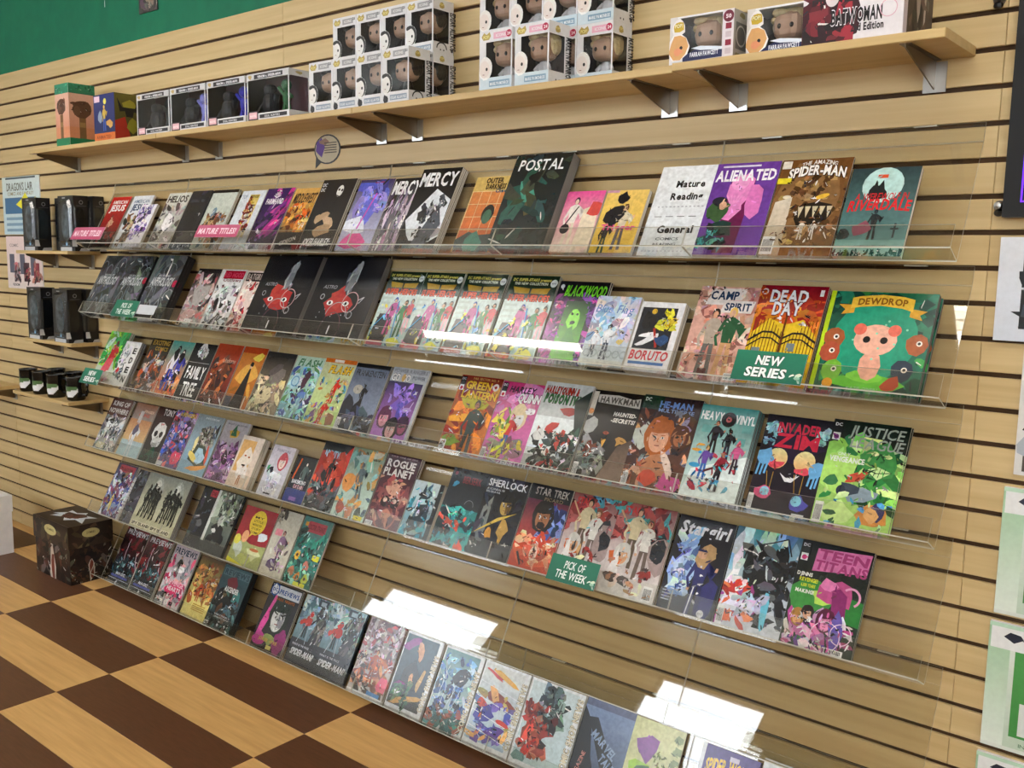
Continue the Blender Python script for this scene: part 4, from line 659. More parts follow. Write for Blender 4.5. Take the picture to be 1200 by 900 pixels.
I(3, -1.225, 'black comic with a white cursive title and a woman in a starry navy suit', lambda a: (a.g('141428', '101018'), a.b(.3, .5, .2, .5, 'a8c8f0', -.2), a.s_(14, '88a8e0 c8dcf8 5a6ab0', .12, .2, .42, .8, .12), a.b(.8, .2, .16, .3, '2c2c70'), a.f_(.6, -.02, .72, '2a2c68', 'd8a888', 'c8a070', '24265a'), a.b(.62, .62, .15, .2, 'c09a6a'), a.b(.56, .64, .07, .09, 'd8a888'), a.r(.47, .66, .64, .685, '1c2050'), [a.e(.62 + .03 * math.sin(i), .15 + .09 * i, .02, c='e8e8f0', n=5) for i in range(5)], a.L([.52, .0, .56, .3], .02, 'e8e8f0'), a.t('Stargirl', .06, .82, .86, .13, 'ecedf2', 2, .15), [a.r(.05, .1 + .03 * i, .2, .112 + .03 * i, 'b8bcc8') for i in range(4)], a.e(.78, .05, .06, c='d8d8e0'), a.t('DC', .74, .04, .08, .02, '1a1a30')), w=.163, h=.256, n=2)
I(3, -1.055, 'glossy comic of a white masked head, dark coils and red-white splashes on blue', lambda a: (a.g('d8dce4', '3a6a80'), a.s_(20, '8ac0d0 c8dce0 4a8aa0 e8f0f4', .0, .5, .9, 1, .16, 3, 1.4), a.b(.45, .5, .26, .34, '16181c'), a.b(.78, .6, .2, .24, 'c8d4d8'), a.p([.6, .62, .78, .8, .95, .62, .9, .45, .78, .38, .66, .46], '101216'), a.e(.7, .56, .05, .025, 'e8f0f0'), a.e(.87, .56, .05, .025, 'e8f0f0'), a.s_(34, '141418 2a2c32 50565e 0e0e12', .25, .1, 1, .8, .11), a.b(.2, .35, .2, .2, 'e8e4e4'), a.s_(16, 'd03a28 f08050 e8e0e0 b8302a a04a90', 0, .05, .45, .45, .1), a.b(.12, .15, .1, .2, 'e8683a'), a.b(.7, .2, .06, .3, '6ac0d8'), a.s_(5, 'e0e4f0 c8c8e0', .2, .2, .6, .3, .12), a.L([.4, .85, .6, .9, .8, .96, .9, .8], .02, '1c2024'), a.k(.02, .01, .1, .18)), w=.172, h=.256, n=3)
I(3, -.883, 'comic with a pink block masthead, green smoke and pink-lit figures at the right end', lambda a: (a.g('2a3a2c', '16161a'), a.b(.3, .45, .34, .26, '3a8a3a'), a.b(.85, .42, .2, .24, '2a7a34'), a.b(.45, .5, .14, .1, 'b8e060'), a.p([.22, .72, .96, .78, .98, .97, .24, .94], 'e078b0'), a.t('TEEN', .26, .85, .68, .09, 'b0407a', 2, .1), a.t('TITANS', .24, .745, .72, .09, 'b0407a', 2, .1), a.t('DJINNS', .03, .66, .22, .035, 'e8e8e0', 2), a.t('REVENGE!', .08, .61, .26, .035, 'd8e030', 2), a.t('6,000 YEARS', .12, .56, .2, .03, 'd8e030', 2), a.t('MAKING!', .06, .5, .26, .035, 'e8e8e0', 2), a.b(.62, .55, .22, .2, 'c0508a'), a.b(.7, .38, .13, .3, '8a2a6a', .2), a.b(.52, .62, .12, .08, 'e880b8'), a.ring(.82, .55, .12, .03, 'e8a0c8', 12, -1, 2.4), a.s_(36, 'e078b8 f0a8d0 b84a8a 7a4a9a d8c8c8 e8e0e0 2a5a3a', .05, .02, .95, .32, .09), a.h_(.56, .28, .11, 'e890b8', '5a1c3a'), a.h_(.18, .26, .08, 'd8a070', 'a87838'), a.h_(.3, .32, .07, 'd8a888', '241818'), a.b(.72, .2, .1, .3, '6a5ab0', .1), a.ring(.6, .15, .2, .012, 'f4d8ec'), a.ring(.8, .2, .14, .012, 'f4d8ec'), badge(a, 'd0407a'), a.k(.6, .01, .28, .05)), w=.174, h=.256, n=3)

# ------------------------------------------------------------------ tier 5
I(4, -4.21, 'comic crowded with purple armoured figures, vertical white title, leftmost on the fifth tier', lambda a: (a.g('8aa0c8', '3a2a44'), a.r(.15, .84, .9, .97, 'a82c40'), a.t('TRANSFORM', .2, .87, .6, .06, '5a1020', 2), a.s_(60, '5a3a6a 8a4a6a c8d0e0 3a4a9a d8d8e0 2a2034 7a5a4a', y1=.84, r=.09), a.b(.4, .25, .06, .24, 'd8c070', .1), a.t('ULTRAMAN', 1.0, .12, 1.0, .07, 'e8e8ec', 2, rot=1.45)), w=.172, h=.25)
I(4, -4.018, 'dark grey misty comic wedged behind the twin cream comics', lambda a: (a.g('4a4a52', '2c2e34'), a.s_(20, '5a5a64 3a3a42 6a6a74 26262c', r=.16)), w=.09, h=.245)
def spy(a):
    a.g('ccc8a4', '8a8e86'); a.p([.3, .7, .5, .95, .7, .92, .88, .7, .7, .6, .4, .6], 'a8aca0'); a.b(.55, .82, .13, .1, 'd8d8cc')
    for x, h in ((.3, .5), (.48, .55), (.66, .5), (.8, .45)): a.f_(x, .28, h, '1e2222', '3a3a38', '141616'); a.p([x - .04, .18, x - .08, .55, x + .02, .5], '24261e')
    for x in (.2, .36, .52, .7, .84): a.p([x - .02, .16, x + .01, .4, x + .05, .2], '1c1e18')
    a.r(.06, .02, .92, .1, 'e4dcc0'); a.t('SPY ISLAND', .1, .035, .78, .05, '2a2a26', 2)
I(4, -3.929, 'cream comic of black figures with long shadows, left of the joined pair', spy, w=.178, h=.248)
I(4, -3.75, 'cream comic of black figures with long shadows, right of the joined pair', spy, w=.18, h=.25, n=5, page='greypaper')
I(4, -3.498, 'near-black comic of a crouching form with a red corner tab', lambda a: (a.g('202228', '141418'), a.s_(20, '34363e 1c1c22 4a4c54 2a2c32', r=.14), a.b(.5, .4, .2, .16, '5a5c60'), a.r(.55, .86, .98, .98, 'a83040'), a.t('DIE', .62, .89, .3, .06, '5a1a20')), w=.108, h=.254)
I(4, -3.389, 'pale green comic of a motorcycle rider before a moon', lambda a: (a.g('4a5250', '788070'), a.e(.45, .72, .42, .42, 'c0ccb8'), a.r(0, 0, .1, 1, 'd8dcd4'), a.s_(22, '5a6458 2a2c2c 7a8474', .3, .5, 1, 1, .12), a.b(.5, .35, .26, .2, '1c1e20'), a.e(.3, .2, .13, .13, '141618'), a.e(.7, .24, .13, .13, '141618'), a.b(.45, .52, .09, .12, 'b8b8b0'), a.r(0, 0, 1, .16, '303434'), a.b(.35, .36, .08, .06, 'd0d0cc')), w=.172, h=.256, page='blackpaper')
I(4, -3.181, 'wide red comic with a yellow speech balloon over green grass', lambda a: (a.g('c8d078', '98202a'), a.r(0, .38, 1, 1, '98222c'), a.p([0, .0, 0, .35, .3, .42, .6, .36, 1, .4, 1, 0], 'a8b070'), a.e(.52, .75, .24, .24, 'e8c838'), a.p([.42, .6, .4, .48, .52, .58], 'e8c838'), [a.t(w_, .38, .82 - .065 * i, .28, .04, '4a3a14', 1) for i, w_ in enumerate(('MY', 'LITTLE', 'MONSTER', 'STORY', 'COMIC'))], a.e(.3, .48, .1, .12, 'e8a878'), a.b(.78, .54, .14, .09, 'dce4ec'), a.b(.22, .26, .15, .15, 'c8d0c0'), a.b(.7, .24, .2, .14, 'd8dca8'), a.e(.7, .3, .14, .03, 'b86a3a'), a.b(.5, .1, .2, .1, 'b8c068'), a.p([0, 0, 0, .08, .55, 0], 'e8e030'), a.e(.1, .4, .1, .1, 'd8d050')), w=.205, h=.23)
I(4, -2.97, 'cream comic of a purple-clad figure with a thin red tag', lambda a: (a.g('d0cab8', 'b8b4a4'), a.r(.1, .6, .4, .7, 'e08a98'), a.f_(.6, .1, .6, '8a6a8a', 'c89a88', '5a3038', '5a3a5a', -.1), a.b(.45, .16, .2, .16, '5a4468'), a.s_(10, '7a6a60 b89ab0 e0dcd0', .2, .1, .9, .5, .08), a.s_(6, '3a3430 8a8478', 0, .8, .35, 1, .1)), w=.138, h=.252)
I(4, -2.822, 'teal comic with small yellow caption boxes and glowing figures, rightmost on the fifth tier', lambda a: (a.g('2a6a5a', '4a7a74'), a.r(.2, .78, .84, .94, 'a83a44'), a.t('DOCTOR STRANGE', .24, .82, .55, .08, '6a1a24', 2), a.s_(50, '1c6a58 2a8a78 4ab0a0 14403a 8ad0b8 1a3028', y1=.78, r=.1), [a.b(x, y, .1, .11, c) for x, y, c in ((.2, .42, 'd8b030'), (.45, .12, 'e08a30'), (.72, .12, 'b8c840'), (.2, .18, 'b87a58'), (.62, .3, 'c87a68'))], [a.e(x, y, .04, c='5a3018') for x, y in ((.45, .12), (.72, .12), (.2, .42))], a.r(.72, .4, .95, .48, 'e0e030'), a.r(.4, -.0, .8, .05, 'e0e030'), a.r(.1, .86, .2, .92, 'd89a40')), w=.162, h=.254, n=2)

# ------------------------------------------------------------------ tier 6 (lowest)
def prev(a):
    a.g('2a3438', '4a1218'); a.s_(16, '5a1c20 3a1418 6a2428 2a1014', y0=.4, r=.16); a.t('PREVIEWS', .08, .88, .9, .09, 'b8b8bc', 2)
    lightning(a, .35, .8, .4, 'd8c8d8', .014, 3); lightning(a, .8, .6, .34, 'd8c8d8', .018, 5)
    for x in (.2, .5, .75): a.f_(x, .2, .34, '24363c', '4a5a60', '16201f')
    a.s_(20, '2a4a50 88a8b0 16201f 4a6a70', .05, .15, .95, .42, .06); a.t('MAGIC', .3, .14, .4, .05, 'd8dce8', 2, .2); a.r(.12, .09, .85, .13, '3a4aa0'); a.L([.05, .06, .95, .06], .012, 'c8ccd8'); a.e(.45, .02, .03, .02, 'e8e8f0')
I(5, -4.152, 'catalogue with a silver title and lightning over dark fighters, left copy of two', prev, kind=MG, cat='magazine', w=.19, h=.256)
I(5, -3.946, 'catalogue with a silver title and lightning over dark fighters, right copy of two', prev, kind=MG, cat='magazine', w=.188, h=.256, n=3)
I(5, -3.735, 'pink and grey catalogue of a black silhouette among splashes', lambda a: (a.g('d8d0d4', 'a89aa4'), a.t('PREVIEWS', .05, .86, .9, .1, '2a3a4a', 2), a.s_(30, 'd85a80 e8a0b4 8a8a94 f0e4e8 b83a60 4a4a54', y1=.8, r=.12), a.f_(.42, .48, .36, '1c1c22'), a.b(.55, .3, .34, .12, 'd83a6a', .3), a.t('REVENGE', .2, .34, .7, .08, 'f0b0c4', 2, .1), a.t('HEARTS', .3, .25, .55, .07, 'f4dce4', 2), a.b(.3, .15, .1, .07, '1c1c20', .4), a.r(.6, .02, .75, .08, '2a2a30')), kind=MG, cat='magazine', w=.178, h=.256)
I(5, -3.53, 'brown catalogue fading to pale yellow with reddish figures', lambda a: (a.g('e0d078', '4a3018'), a.p([0, 0, .15, .45, .3, .3, 1, .35, 1, 0], 'e4d47e'), a.s_(36, 'a8502a c88a48 8a6a3a 6a3a1c d8b060', .1, .3, 1, .85, .1), a.f_(.4, .25, .35, 'b84a28'), a.f_(.65, .28, .36, 'c07838'), [a.r(.35, .2 - .03 * i, .85, .215 - .03 * i, 'b8903a') for i in range(4)], a.t('KING', .5, .88, .4, .06, '7a4a28')), kind=MG, cat='magazine', w=.182, h=.252)
I(5, -3.33, 'teal catalogue of a hooded swordsman with a white central title', lambda a: (a.g('24282a', '2c5058'), a.r(.05, .84, .98, .96, '4a6a72'), a.t('REVIEWS', .08, .855, .88, .09, '1c3a48', 2), a.b(.5, .74, .22, .14, '6a2430'), a.b(.5, .35, .34, .34, '1a1e20'), a.b(.78, .5, .12, .26, '3a7a78'), a.s_(24, '2a3234 4a6a6c 14181a 5a4434', y1=.6, r=.1), a.t('ASCENDER', .28, .6, .5, .08, 'dce0e0', 2, out='5a4a30'), a.t('EVERYTHING IS', .26, .2, .56, .025, 'b8b8b8'), a.t('DIFFERENT NOW', .26, .16, .56, .025, 'b8b8b8'), a.k(.02, .01, .14, .06), a.e(.5, .06, .03, c='c8c8c8')), kind=MG, cat='magazine', w=.186, h=.25, n=6, page='blackpaper')
I(5, -3.032, 'catalogue of a chalk-pale stern face with a magenta coat and a round logo', lambda a: (a.g('2a1c20', '14141a'), a.b(.2, .5, .08, .5, 'd84a9a', -.2), a.b(.85, .2, .2, .24, '8a2a6a'), a.b(.2, .14, .2, .14, 'b83a8a'), a.h_(.55, .52, .25, 'd4d4d0', '1c2a1c', '141414', 1.35, shade='8a8a90'), a.L([.3, .62, .48, .55], .03, '1c1c20'), a.L([.85, .62, .62, .55], .03, '1c1c20'), a.b(.5, .16, .18, .1, '8a9a5a'), a.r(.05, .82, .98, .98, 'c8ccd4'), a.e(.16, .9, .13, c='24488a'), a.e(.16, .9, .1, c='d8dce4'), a.t('DC', .08, .875, .16, .05, '24488a', 2), a.t('PREVIEWS', .32, .86, .62, .07, '24488a', 2), a.t('DARK NIGHTS', .28, .76, .6, .04, 'a85a28', 2), a.t('JOKER WAR', .2, .12, .6, .05, 'c8a850', 2), a.r(.5, .02, .66, .08, 'c0b060')), kind=MG, cat='magazine', w=.19, h=.25)
def climb(a):
    a.g('16161c', '9ac0cc'); a.s_(26, '8ab0bc b8d0d8 5a7a88 d0e0e4', y0=.55, r=.14); a.r(.5, .88, .84, .99, '24303c'); a.r(.58, .9, .76, .96, '9ab0bc')
    a.p([.5, .1, .65, .6, .95, .9, 1, .2], '3a3a3e'); a.s_(24, '50524e 2a2a2e 74726a', .55, .1, 1, .85, .1, 4, 1.2); a.r(0, 0, 1, .35, '1c1a20', '24242a')
    a.f_(.35, .38, .36, '24242c', 'c02c20', 'c02c20', '1c1c22'); a.b(.38, .62, .14, .12, 'c02c1c'); a.b(.2, .6, .12, .06, 'c8301c', .6); a.e(.42, .74, .06, .07, 'c82c1c')
    a.L([.2, .3, .35, .6], .01, 'c8d0d4'); a.L([.5, .3, .45, .55], .01, 'c8d0d4'); a.t('WHAT IS THE PRICE', .1, .25, .6, .03, 'c8c8cc'); a.t('SPIDER-MAN?', .12, .12, .8, .09, 'e4e4e8', 2, .2)
I(5, -2.818, 'catalogue of a small red climber on a dark cliff, left copy of two', climb, kind=MG, cat='magazine', w=.16, h=.252)
I(5, -2.655, 'catalogue of a small red climber on a dark cliff, right copy of two', climb, kind=MG, cat='magazine', w=.18, h=.256, n=3, page='blackpaper')
I(5, -2.457, 'catalogue packed with ash-white and rusty battling figures', lambda a: (a.g('c8c0b8', '8a6a70'), a.s_(70, 'b8a8b0 8a7480 e0d4d8 5a3a44 a83a40 d8c8cc', .0, .4, 1, 1, .08), a.s_(30, 'b85a30 d88a58 7a3018 c8b8a8 3a2a28', .05, .05, .9, .5, .1), a.f_(.5, .12, .5, 'b8582c', 'd89868', '5a1c10', '8a3c1c'), a.b(.85, .2, .13, .16, 'd84a68'), a.r(.55, .02, .9, .07, '4a8ac8'), a.r(0, -.0, 1, .02, 'f0f0f0')), kind=MG, cat='magazine', w=.178, h=.256)
def csn(a, fn):
    a.g('dfe3e6', 'e6eaec'); a.r(.03, .05, .9, .97, 'b8ccd0', '5a8a90'); fn(a)
    a.t('COMIC SHOP NEWS', .98, .08, 1.1, .075, 'd8d0b8', 2, rot=1.5708, out='6a6450')
I(5, -2.266, 'news sheet with a sideways title over a purple, orange and black figure', lambda a: csn(a, lambda a: (a.r(.03, .05, .9, .97, '2a2c30', '2a4a5a'), a.b(.22, .86, .2, .1, '8a3a8a', .6), a.b(.5, .8, .08, .2, 'd8a078', .4), a.b(.4, .45, .24, .3, '16181a'), a.b(.45, .42, .06, .14, 'd8a070'), a.b(.25, .28, .2, .1, '7a2a70', -.3), a.b(.45, .15, .4, .06, 'c89a50', .3), a.b(.7, .45, .05, .3, 'c8a060', -.2), a.s_(10, '3a6a48 24302a 5a7a50', .05, .05, .5, .3, .1))), kind=MG, cat='magazine', w=.17, h=.256)
I(5, -2.083, 'news sheet with a sideways title over blue lightning patterns', lambda a: csn(a, lambda a: (a.s_(50, '3a5aa8 88b8d8 2a3a6a c8e0ec 5a8ab8 2a2c3a', .03, .15, .9, .9, .1), [lightning(a, .1 + .14 * i, .85 - .08 * i, .5, 'dceaf4', .012, i) for i in range(5)], a.s_(16, '3a7a78 8a4a3a 2a5a58', .03, .05, .9, .2, .12), a.b(.6, .68, .2, .16, '2a2c38'))), kind=MG, cat='magazine', w=.17, h=.256)
I(5, -1.908, 'news sheet with white stripes across blue, red and gold panels', lambda a: csn(a, lambda a: (a.r(.03, .05, .9, .97, 'a8c0d8', 'd8dcd8'), a.b(.5, .86, .3, .05, 'd8a038', -.3), a.b(.3, .86, .2, .03, 'c83028', -.3), a.b(.5, .6, .34, .1, '8a3a2a', -.2), a.s_(18, '4a4aa0 7a6ac0 c84a38 e0a868 6a8ac8', .1, .1, .85, .65, .1), a.b(.3, .38, .2, .14, '3a3a9a', .6), a.b(.6, .22, .2, .1, '5a3a8a', .4), a.b(.7, .35, .14, .05, 'c8382c', -.2), [a.L([.03, .75 - .18 * i, .9, .66 - .18 * i], .012, 'e8ecf0') for i in range(4)])), kind=MG, cat='magazine', w=.185, h=.256)
I(5, -1.716, 'news sheet with a red armoured fighter on pale blue and a large sideways title', lambda a: csn(a, lambda a: (a.r(.03, .05, .9, .97, 'b8ccd0', 'c8d8dc'), a.s_(22, '5a7070 3a4a4a 7a9088 2a3234', .3, .5, .7, .92, .1), a.s_(30, 'a82c24 5a1c1c c84a3a 2a2024 8a3a30 b86a50', .1, .2, .5, .7, .1), a.b(.25, .2, .06, .2, 'b8281c', -.5), a.b(.15, .1, .12, .08, '6a8a88'))), kind=MG, cat='magazine', w=.2, h=.256)
I(5, -1.508, 'dark blue magazine with slanted black lettering near the bottom right', lambda a: (a.g('0c0e12', '7a90b8'), a.p([0, 0, 0, .9, .2, .75, .35, .4, .6, .1, .7, 0], '0e1014'), a.r(0, .92, 1, 1, '5a6484'), a.p([.12, .8, .3, .82, .8, .4, .85, .2, .6, .3], '15161c'), a.t('MARVEL', .25, .62, .6, .09, '8aa0c0', 2, 0, None, -.5), a.t('TALES', .5, .4, .4, .09, '8aa0c0', 2, 0, None, -.5), a.t('MAGAZINE', .16, .1, .5, .05, 'c88a80', 1, rot=1.4)), kind=MG, cat='magazine', w=.168, h=.258)
I(5, -1.34, 'pale yellow magazine with purple and green shapes, torn right edge', lambda a: (a.g('c8cc90', 'd4d69c'), a.b(.35, .72, .24, .22, '8a4a9a'), a.b(.3, .48, .2, .14, '9ac828'), a.h_(.4, .32, .2, 'c0ccc8', '3a6a30'), a.b(.75, .4, .13, .24, '2a3a1c'), [a.b(.92, .9 - .12 * i, .08, .07, '8a9a68', j=.5) for i in range(8)], a.s_(8, '4a5a2a 7a8a3a', .5, .4, .9, .7, .03)), kind=MG, cat='magazine', w=.16, h=.256)
I(5, -1.127, 'deep purple comic with a yellow title in a white sleeve', lambda a: (a.g('3a2470', '48307e'), a.r(0, 0, .07, 1, 'dfe2e6'), a.t('SPIDER-WOMAN', .12, .72, .86, .14, 'f0c820', 2, arc=.04), a.r(.5, .9, .66, .95, 'c8c0d8')), w=.165, h=.252)
I(5, -.955, 'white framed comic with a red brush title at the bottom right edge', lambda a: (a.g('c8ccd0', 'e0e4e6'), a.r(.05, .78, .95, .88, '5a5e66'), a.r(.05, .05, .95, .76, '6a6e76'), a.t('RED', .1, .6, .8, .14, 'c02a30', 2)), w=.165, h=.268)

TN = ['top', 'second', 'third', 'fourth', 'fifth', 'lowest']
for tier, items in ROWS.items():
    items.sort(key=lambda q: q[0]); prev_end, prev_top = -99, 0
    for i, (X, label, fn, w, h, n, t, kind, cat, page) in enumerate(items):
        nx = items[i + 1][0] if i + 1 < len(items) else 99
        if 0 < X + w - nx <= .014: w = nx - X - .001
        off = prev_top if prev_end > X + .0005 else 0
        place_book(kind, cat, X, tier, w, h, n, t, page, label, fn, off, '%ss on the %s rack tier' % (kind.replace('_', ' '), TN[tier]))
        prev_end, prev_top = X + w, off + n * t + .0012

# ------------------------------------------------------------------ signs clipped on the front lips
def lip_sign(tier, X, s0, w, h, label, fn):
    p = Vector((X, YF, ZF[tier])) + NV * .0612 + UV * s0
    r = empty('shelf_sign', p, (-T, 0, 0), label, 'sign', 'small signs clipped to the acrylic lips')
    a = Art(w, h, 5); fn(a); a.build('printed_face', r, (0, -.0012, 0), m='matte')
    m = MB(); m.box(0, -.0010, 0, w, 0, h); m.build('card', 'white', r)
def mature(a): a.g('b84a6c', 'c0587a'); a.t('MATURE TITLES!', .05, .28, .88, .46, 'f4dce6', 2, .15)
def pick(a): a.g('17664e', '1a7256'); a.t('PICK OF', .3, .54, .42, .3, 'eef4f0', 1, .1); a.t('THE WEEK', .16, .16, .64, .3, 'eef4f0', 1, .1); a.s_(5, 'b8d8c8 6ab094', .84, .05, .97, .3, .04)
def news(a): a.g('17664e', '1a7a5c'); a.t('NEW', .3, .56, .38, .3, 'f0f4f2', 2, .1, out='0c2a20'); a.t('SERIES', .18, .16, .58, .3, 'f0f4f2', 2, .1, out='0c2a20'); a.s_(5, 'b8d8c8 6ab094', .82, .05, .97, .3, .04)
lip_sign(0, -4.275, .012, .27, .06, 'pink lip sign reading Mature Titles at the left end of the top tier', mature)
lip_sign(0, -3.285, .022, .275, .052, 'pink lip sign reading Mature Titles below the misty rider comic', mature)
lip_sign(1, -3.925, -.008, .19, .076, 'green pick of the week sign under the smoke-grey books', pick)
lip_sign(1, -3.728, .012, .135, .042, 'blank white card beside the left green pick sign', lambda a: a.g('c4c8cc'))
lip_sign(2, -4.222, -.02, .165, .072, 'small green new series sign at the left end of the third tier', news)
lip_sign(1, -1.017, -.008, .172, .076, 'large green new series sign in front of the red and yellow gate comic', news)
lip_sign(3, -1.549, -.01, .162, .074, 'green pick of the week sign on the fourth tier', pick)

# ------------------------------------------------------------------ wooden wall shelves and brackets
SZ = 1.990
def wood_shelf(x0, x1, yf, zt, label, brackets, th=.019, grp='wooden wall shelves'):
    r = empty('wall_shelf', (x0, 0, zt), label=label, cat='shelf', group=grp)
    m = MB(); m.bevbox(0, -abs(yf), -th, x1 - x0, -.001, 0, .002); m.build('board', 'shelf', r)
    for bx in brackets:
        b = MB(); x = bx - x0; d = abs(yf) - .012
        b.prism([(-.004, -th), (-d, -th), (-d, -th - .008), (-.004, -th - .062)], x - .0016, x + .0016)
        b.box(x - .012, -d, -th - .0015, x + .012, -.004, -th)
        b.build('bracket_arm', 'arm', r)
        b = MB(); b.box(x - .024, -.0035, -th - .068, x + .024, -.0003, -th - .004); b.build('wall_plate', 'metal', r)
wood_shelf(-1.195, -.585, .222, SZ, 'top wooden shelf board at the right end, carrying the red and white box', [-.664, -1.13])
wood_shelf(-2.352, -1.197, .205, SZ, 'top wooden shelf board carrying the stacks of white figure boxes', [-1.326, -2.264])
wood_shelf(-3.508, -2.354, .205, SZ, 'top wooden shelf board carrying the smoky double window boxes', [-2.435, -3.39])
wood_shelf(-4.62, -3.51, .205, SZ, 'top wooden shelf board at the left end, carrying the green-lidded carton', [-3.632, -4.565])
wood_shelf(-4.925, -4.385, .158, 1.528, 'short wooden shelf at the left, topmost of the three with black packages', [-4.84, -4.47], .016, 'short wooden shelves at the left')
wood_shelf(-4.90, -4.41, .150, 1.096, 'short wooden shelf at the left, middle one with black packages', [-4.83, -4.47], .016, 'short wooden shelves at the left')
wood_shelf(-4.953, -4.36, .198, .829, 'short wooden shelf at the left holding the black mugs', [-4.9, -4.45], .016, 'short wooden shelves at the left')
wood_shelf(-5.9, -5.32, .198, .80, 'wooden shelf cut off by the left edge of the picture', [-5.8, -5.4], .018, 'short wooden shelves at the left')

# ------------------------------------------------------------------ window boxes with vinyl figures
def shell(w, h, d, top, bot, left, right, bstrip, mt='white'):
    t = .0012; m = MB()
    m.box(0, t, 0, w, d - t, t); m.box(0, t, h - t, w, d - t, h); m.box(0, d - t, 0, w, d, h); m.box(0, t, t, t, d - t, h - t)
    m.box(0, 0, h - top, w, t, h); m.box(0, 0, 0, w, t, bot)
    if left: m.box(0, 0, bot, left, t, h - top)
    if right: m.box(w - right, 0, bot, w, t, h - top)
    m.box(w - t, t, h - top, w, d - t, h - t); m.box(w - t, t, t, w, d - t, bot); m.box(w - t, d - bstrip, bot, w, d - t, h - top)
    me = m.mesh('card_shell', mt)
    i = MB(); e = .002; i.box(e, d - .004, e, w - e, d - .0025, h - e); i.box(e, .004, e, e + .001, d - .004, h - e)
    inner = i.mesh('inner_tray', 'black')
    g = MB(); g.box(left, .0003, bot, w - right, .0007, h - top); g.box(w - .0008, .001, bot, w - .0004, d - bstrip, h - top)
    return me, inner, g.mesh('clear_window', 'film')
def vinyl(hair):
    b = MB(); b.blob((0, 0, .083), (.036, .030, .033), 14, 9, .62); hd = b.mesh('head', 'skin')
    b = MB(); b.blob((0, .003, .03), (.017, .013, .024), 10, 7, .8); b.tube([(.014, 0, .042), (.026, -.008, .026)], .006); b.tube([(-.014, 0, .042), (-.026, -.008, .026)], .006); b.tube([(.009, 0, .014), (.009, 0, .001)], .008); b.tube([(-.009, 0, .014), (-.009, 0, .001)], .008)
    bd = b.mesh('body', 'hairb' if hair == 'hairb' else 'whitev')
    b = MB(); b.blob((0, .009, .094), (.0405, .033, .031), 14, 9, .62); b.blob((-.018, -.02, .112), (.02, .014, .010), 8, 6); b.blob((-.031, .004, .084), (.012, .02, .02), 8, 6); b.blob((.031, .004, .084), (.012, .02, .02), 8, 6)
    if hair == 'hairy':
        for k in range(9): b.blob((-.032 + .008 * k, -.012 + .006 * (k % 3), .112 - .0009 * (k - 4) ** 2), (.011, .012, .010), 7, 5)
    hr = b.mesh('hair', hair)
    b = MB(); b.blob((-.015, -.029, .080), (.005, .003, .006), 8, 5); b.blob((.015, -.029, .080), (.005, .003, .006), 8, 5); ey = b.mesh('eyes', 'black')
    return hd, bd, hr, ey
VIN = {'hairb': vinyl('hairb'), 'hairy': vinyl('hairy')}
def add_vinyl(root, x, y, z, hair, s=1):
    hd, bd, hr, ey = VIN[hair]
    f = link(bpy.data.objects.new('vinyl_figure', bd), root); f.location = (x, y, z); f.scale = (s, s, s)
    h = link(bpy.data.objects.new('head', hd), f); link(bpy.data.objects.new('hair', hr), f); link(bpy.data.objects.new('eyes', ey), f)
def portrait(a, x, y, r, hair):
    a.b(x, y, r * 1.12, r * 1.35, 'f0f0ee', n=14, j=.04)
    if hair == 'k': a.e(x + .1 * r, y, r * .96, r * 1.25, '1c1c1c'); a.e(x - .12 * r, y - .15 * r / a.A, r * .85, r * 1.1, 'e4e2de'); a.b(x - .2 * r, y + 1.05 * r / a.A, r * .7, r * .25, '1c1c1c', .2)
    else:
        for i in range(7): a.e(x + r * .75 * math.cos(-1 + i * .6), y + r * .95 * math.sin(-1 + i * .6) / a.A, r * .38, c='e6e2dc')
        a.e(x - .1 * r, y - .1 * r / a.A, r * .8, r, 'e2d6ce')
    a.e(x + .25 * r, y - .1 * r / a.A, r * .17, r * .2, '1a1a1a'); a.L([x - .4 * r, y - .7 * r / a.A, x - .1 * r, y - .72 * r / a.A], r * .07, '803038')
PW, PH, PD = .1145, .157, .0895
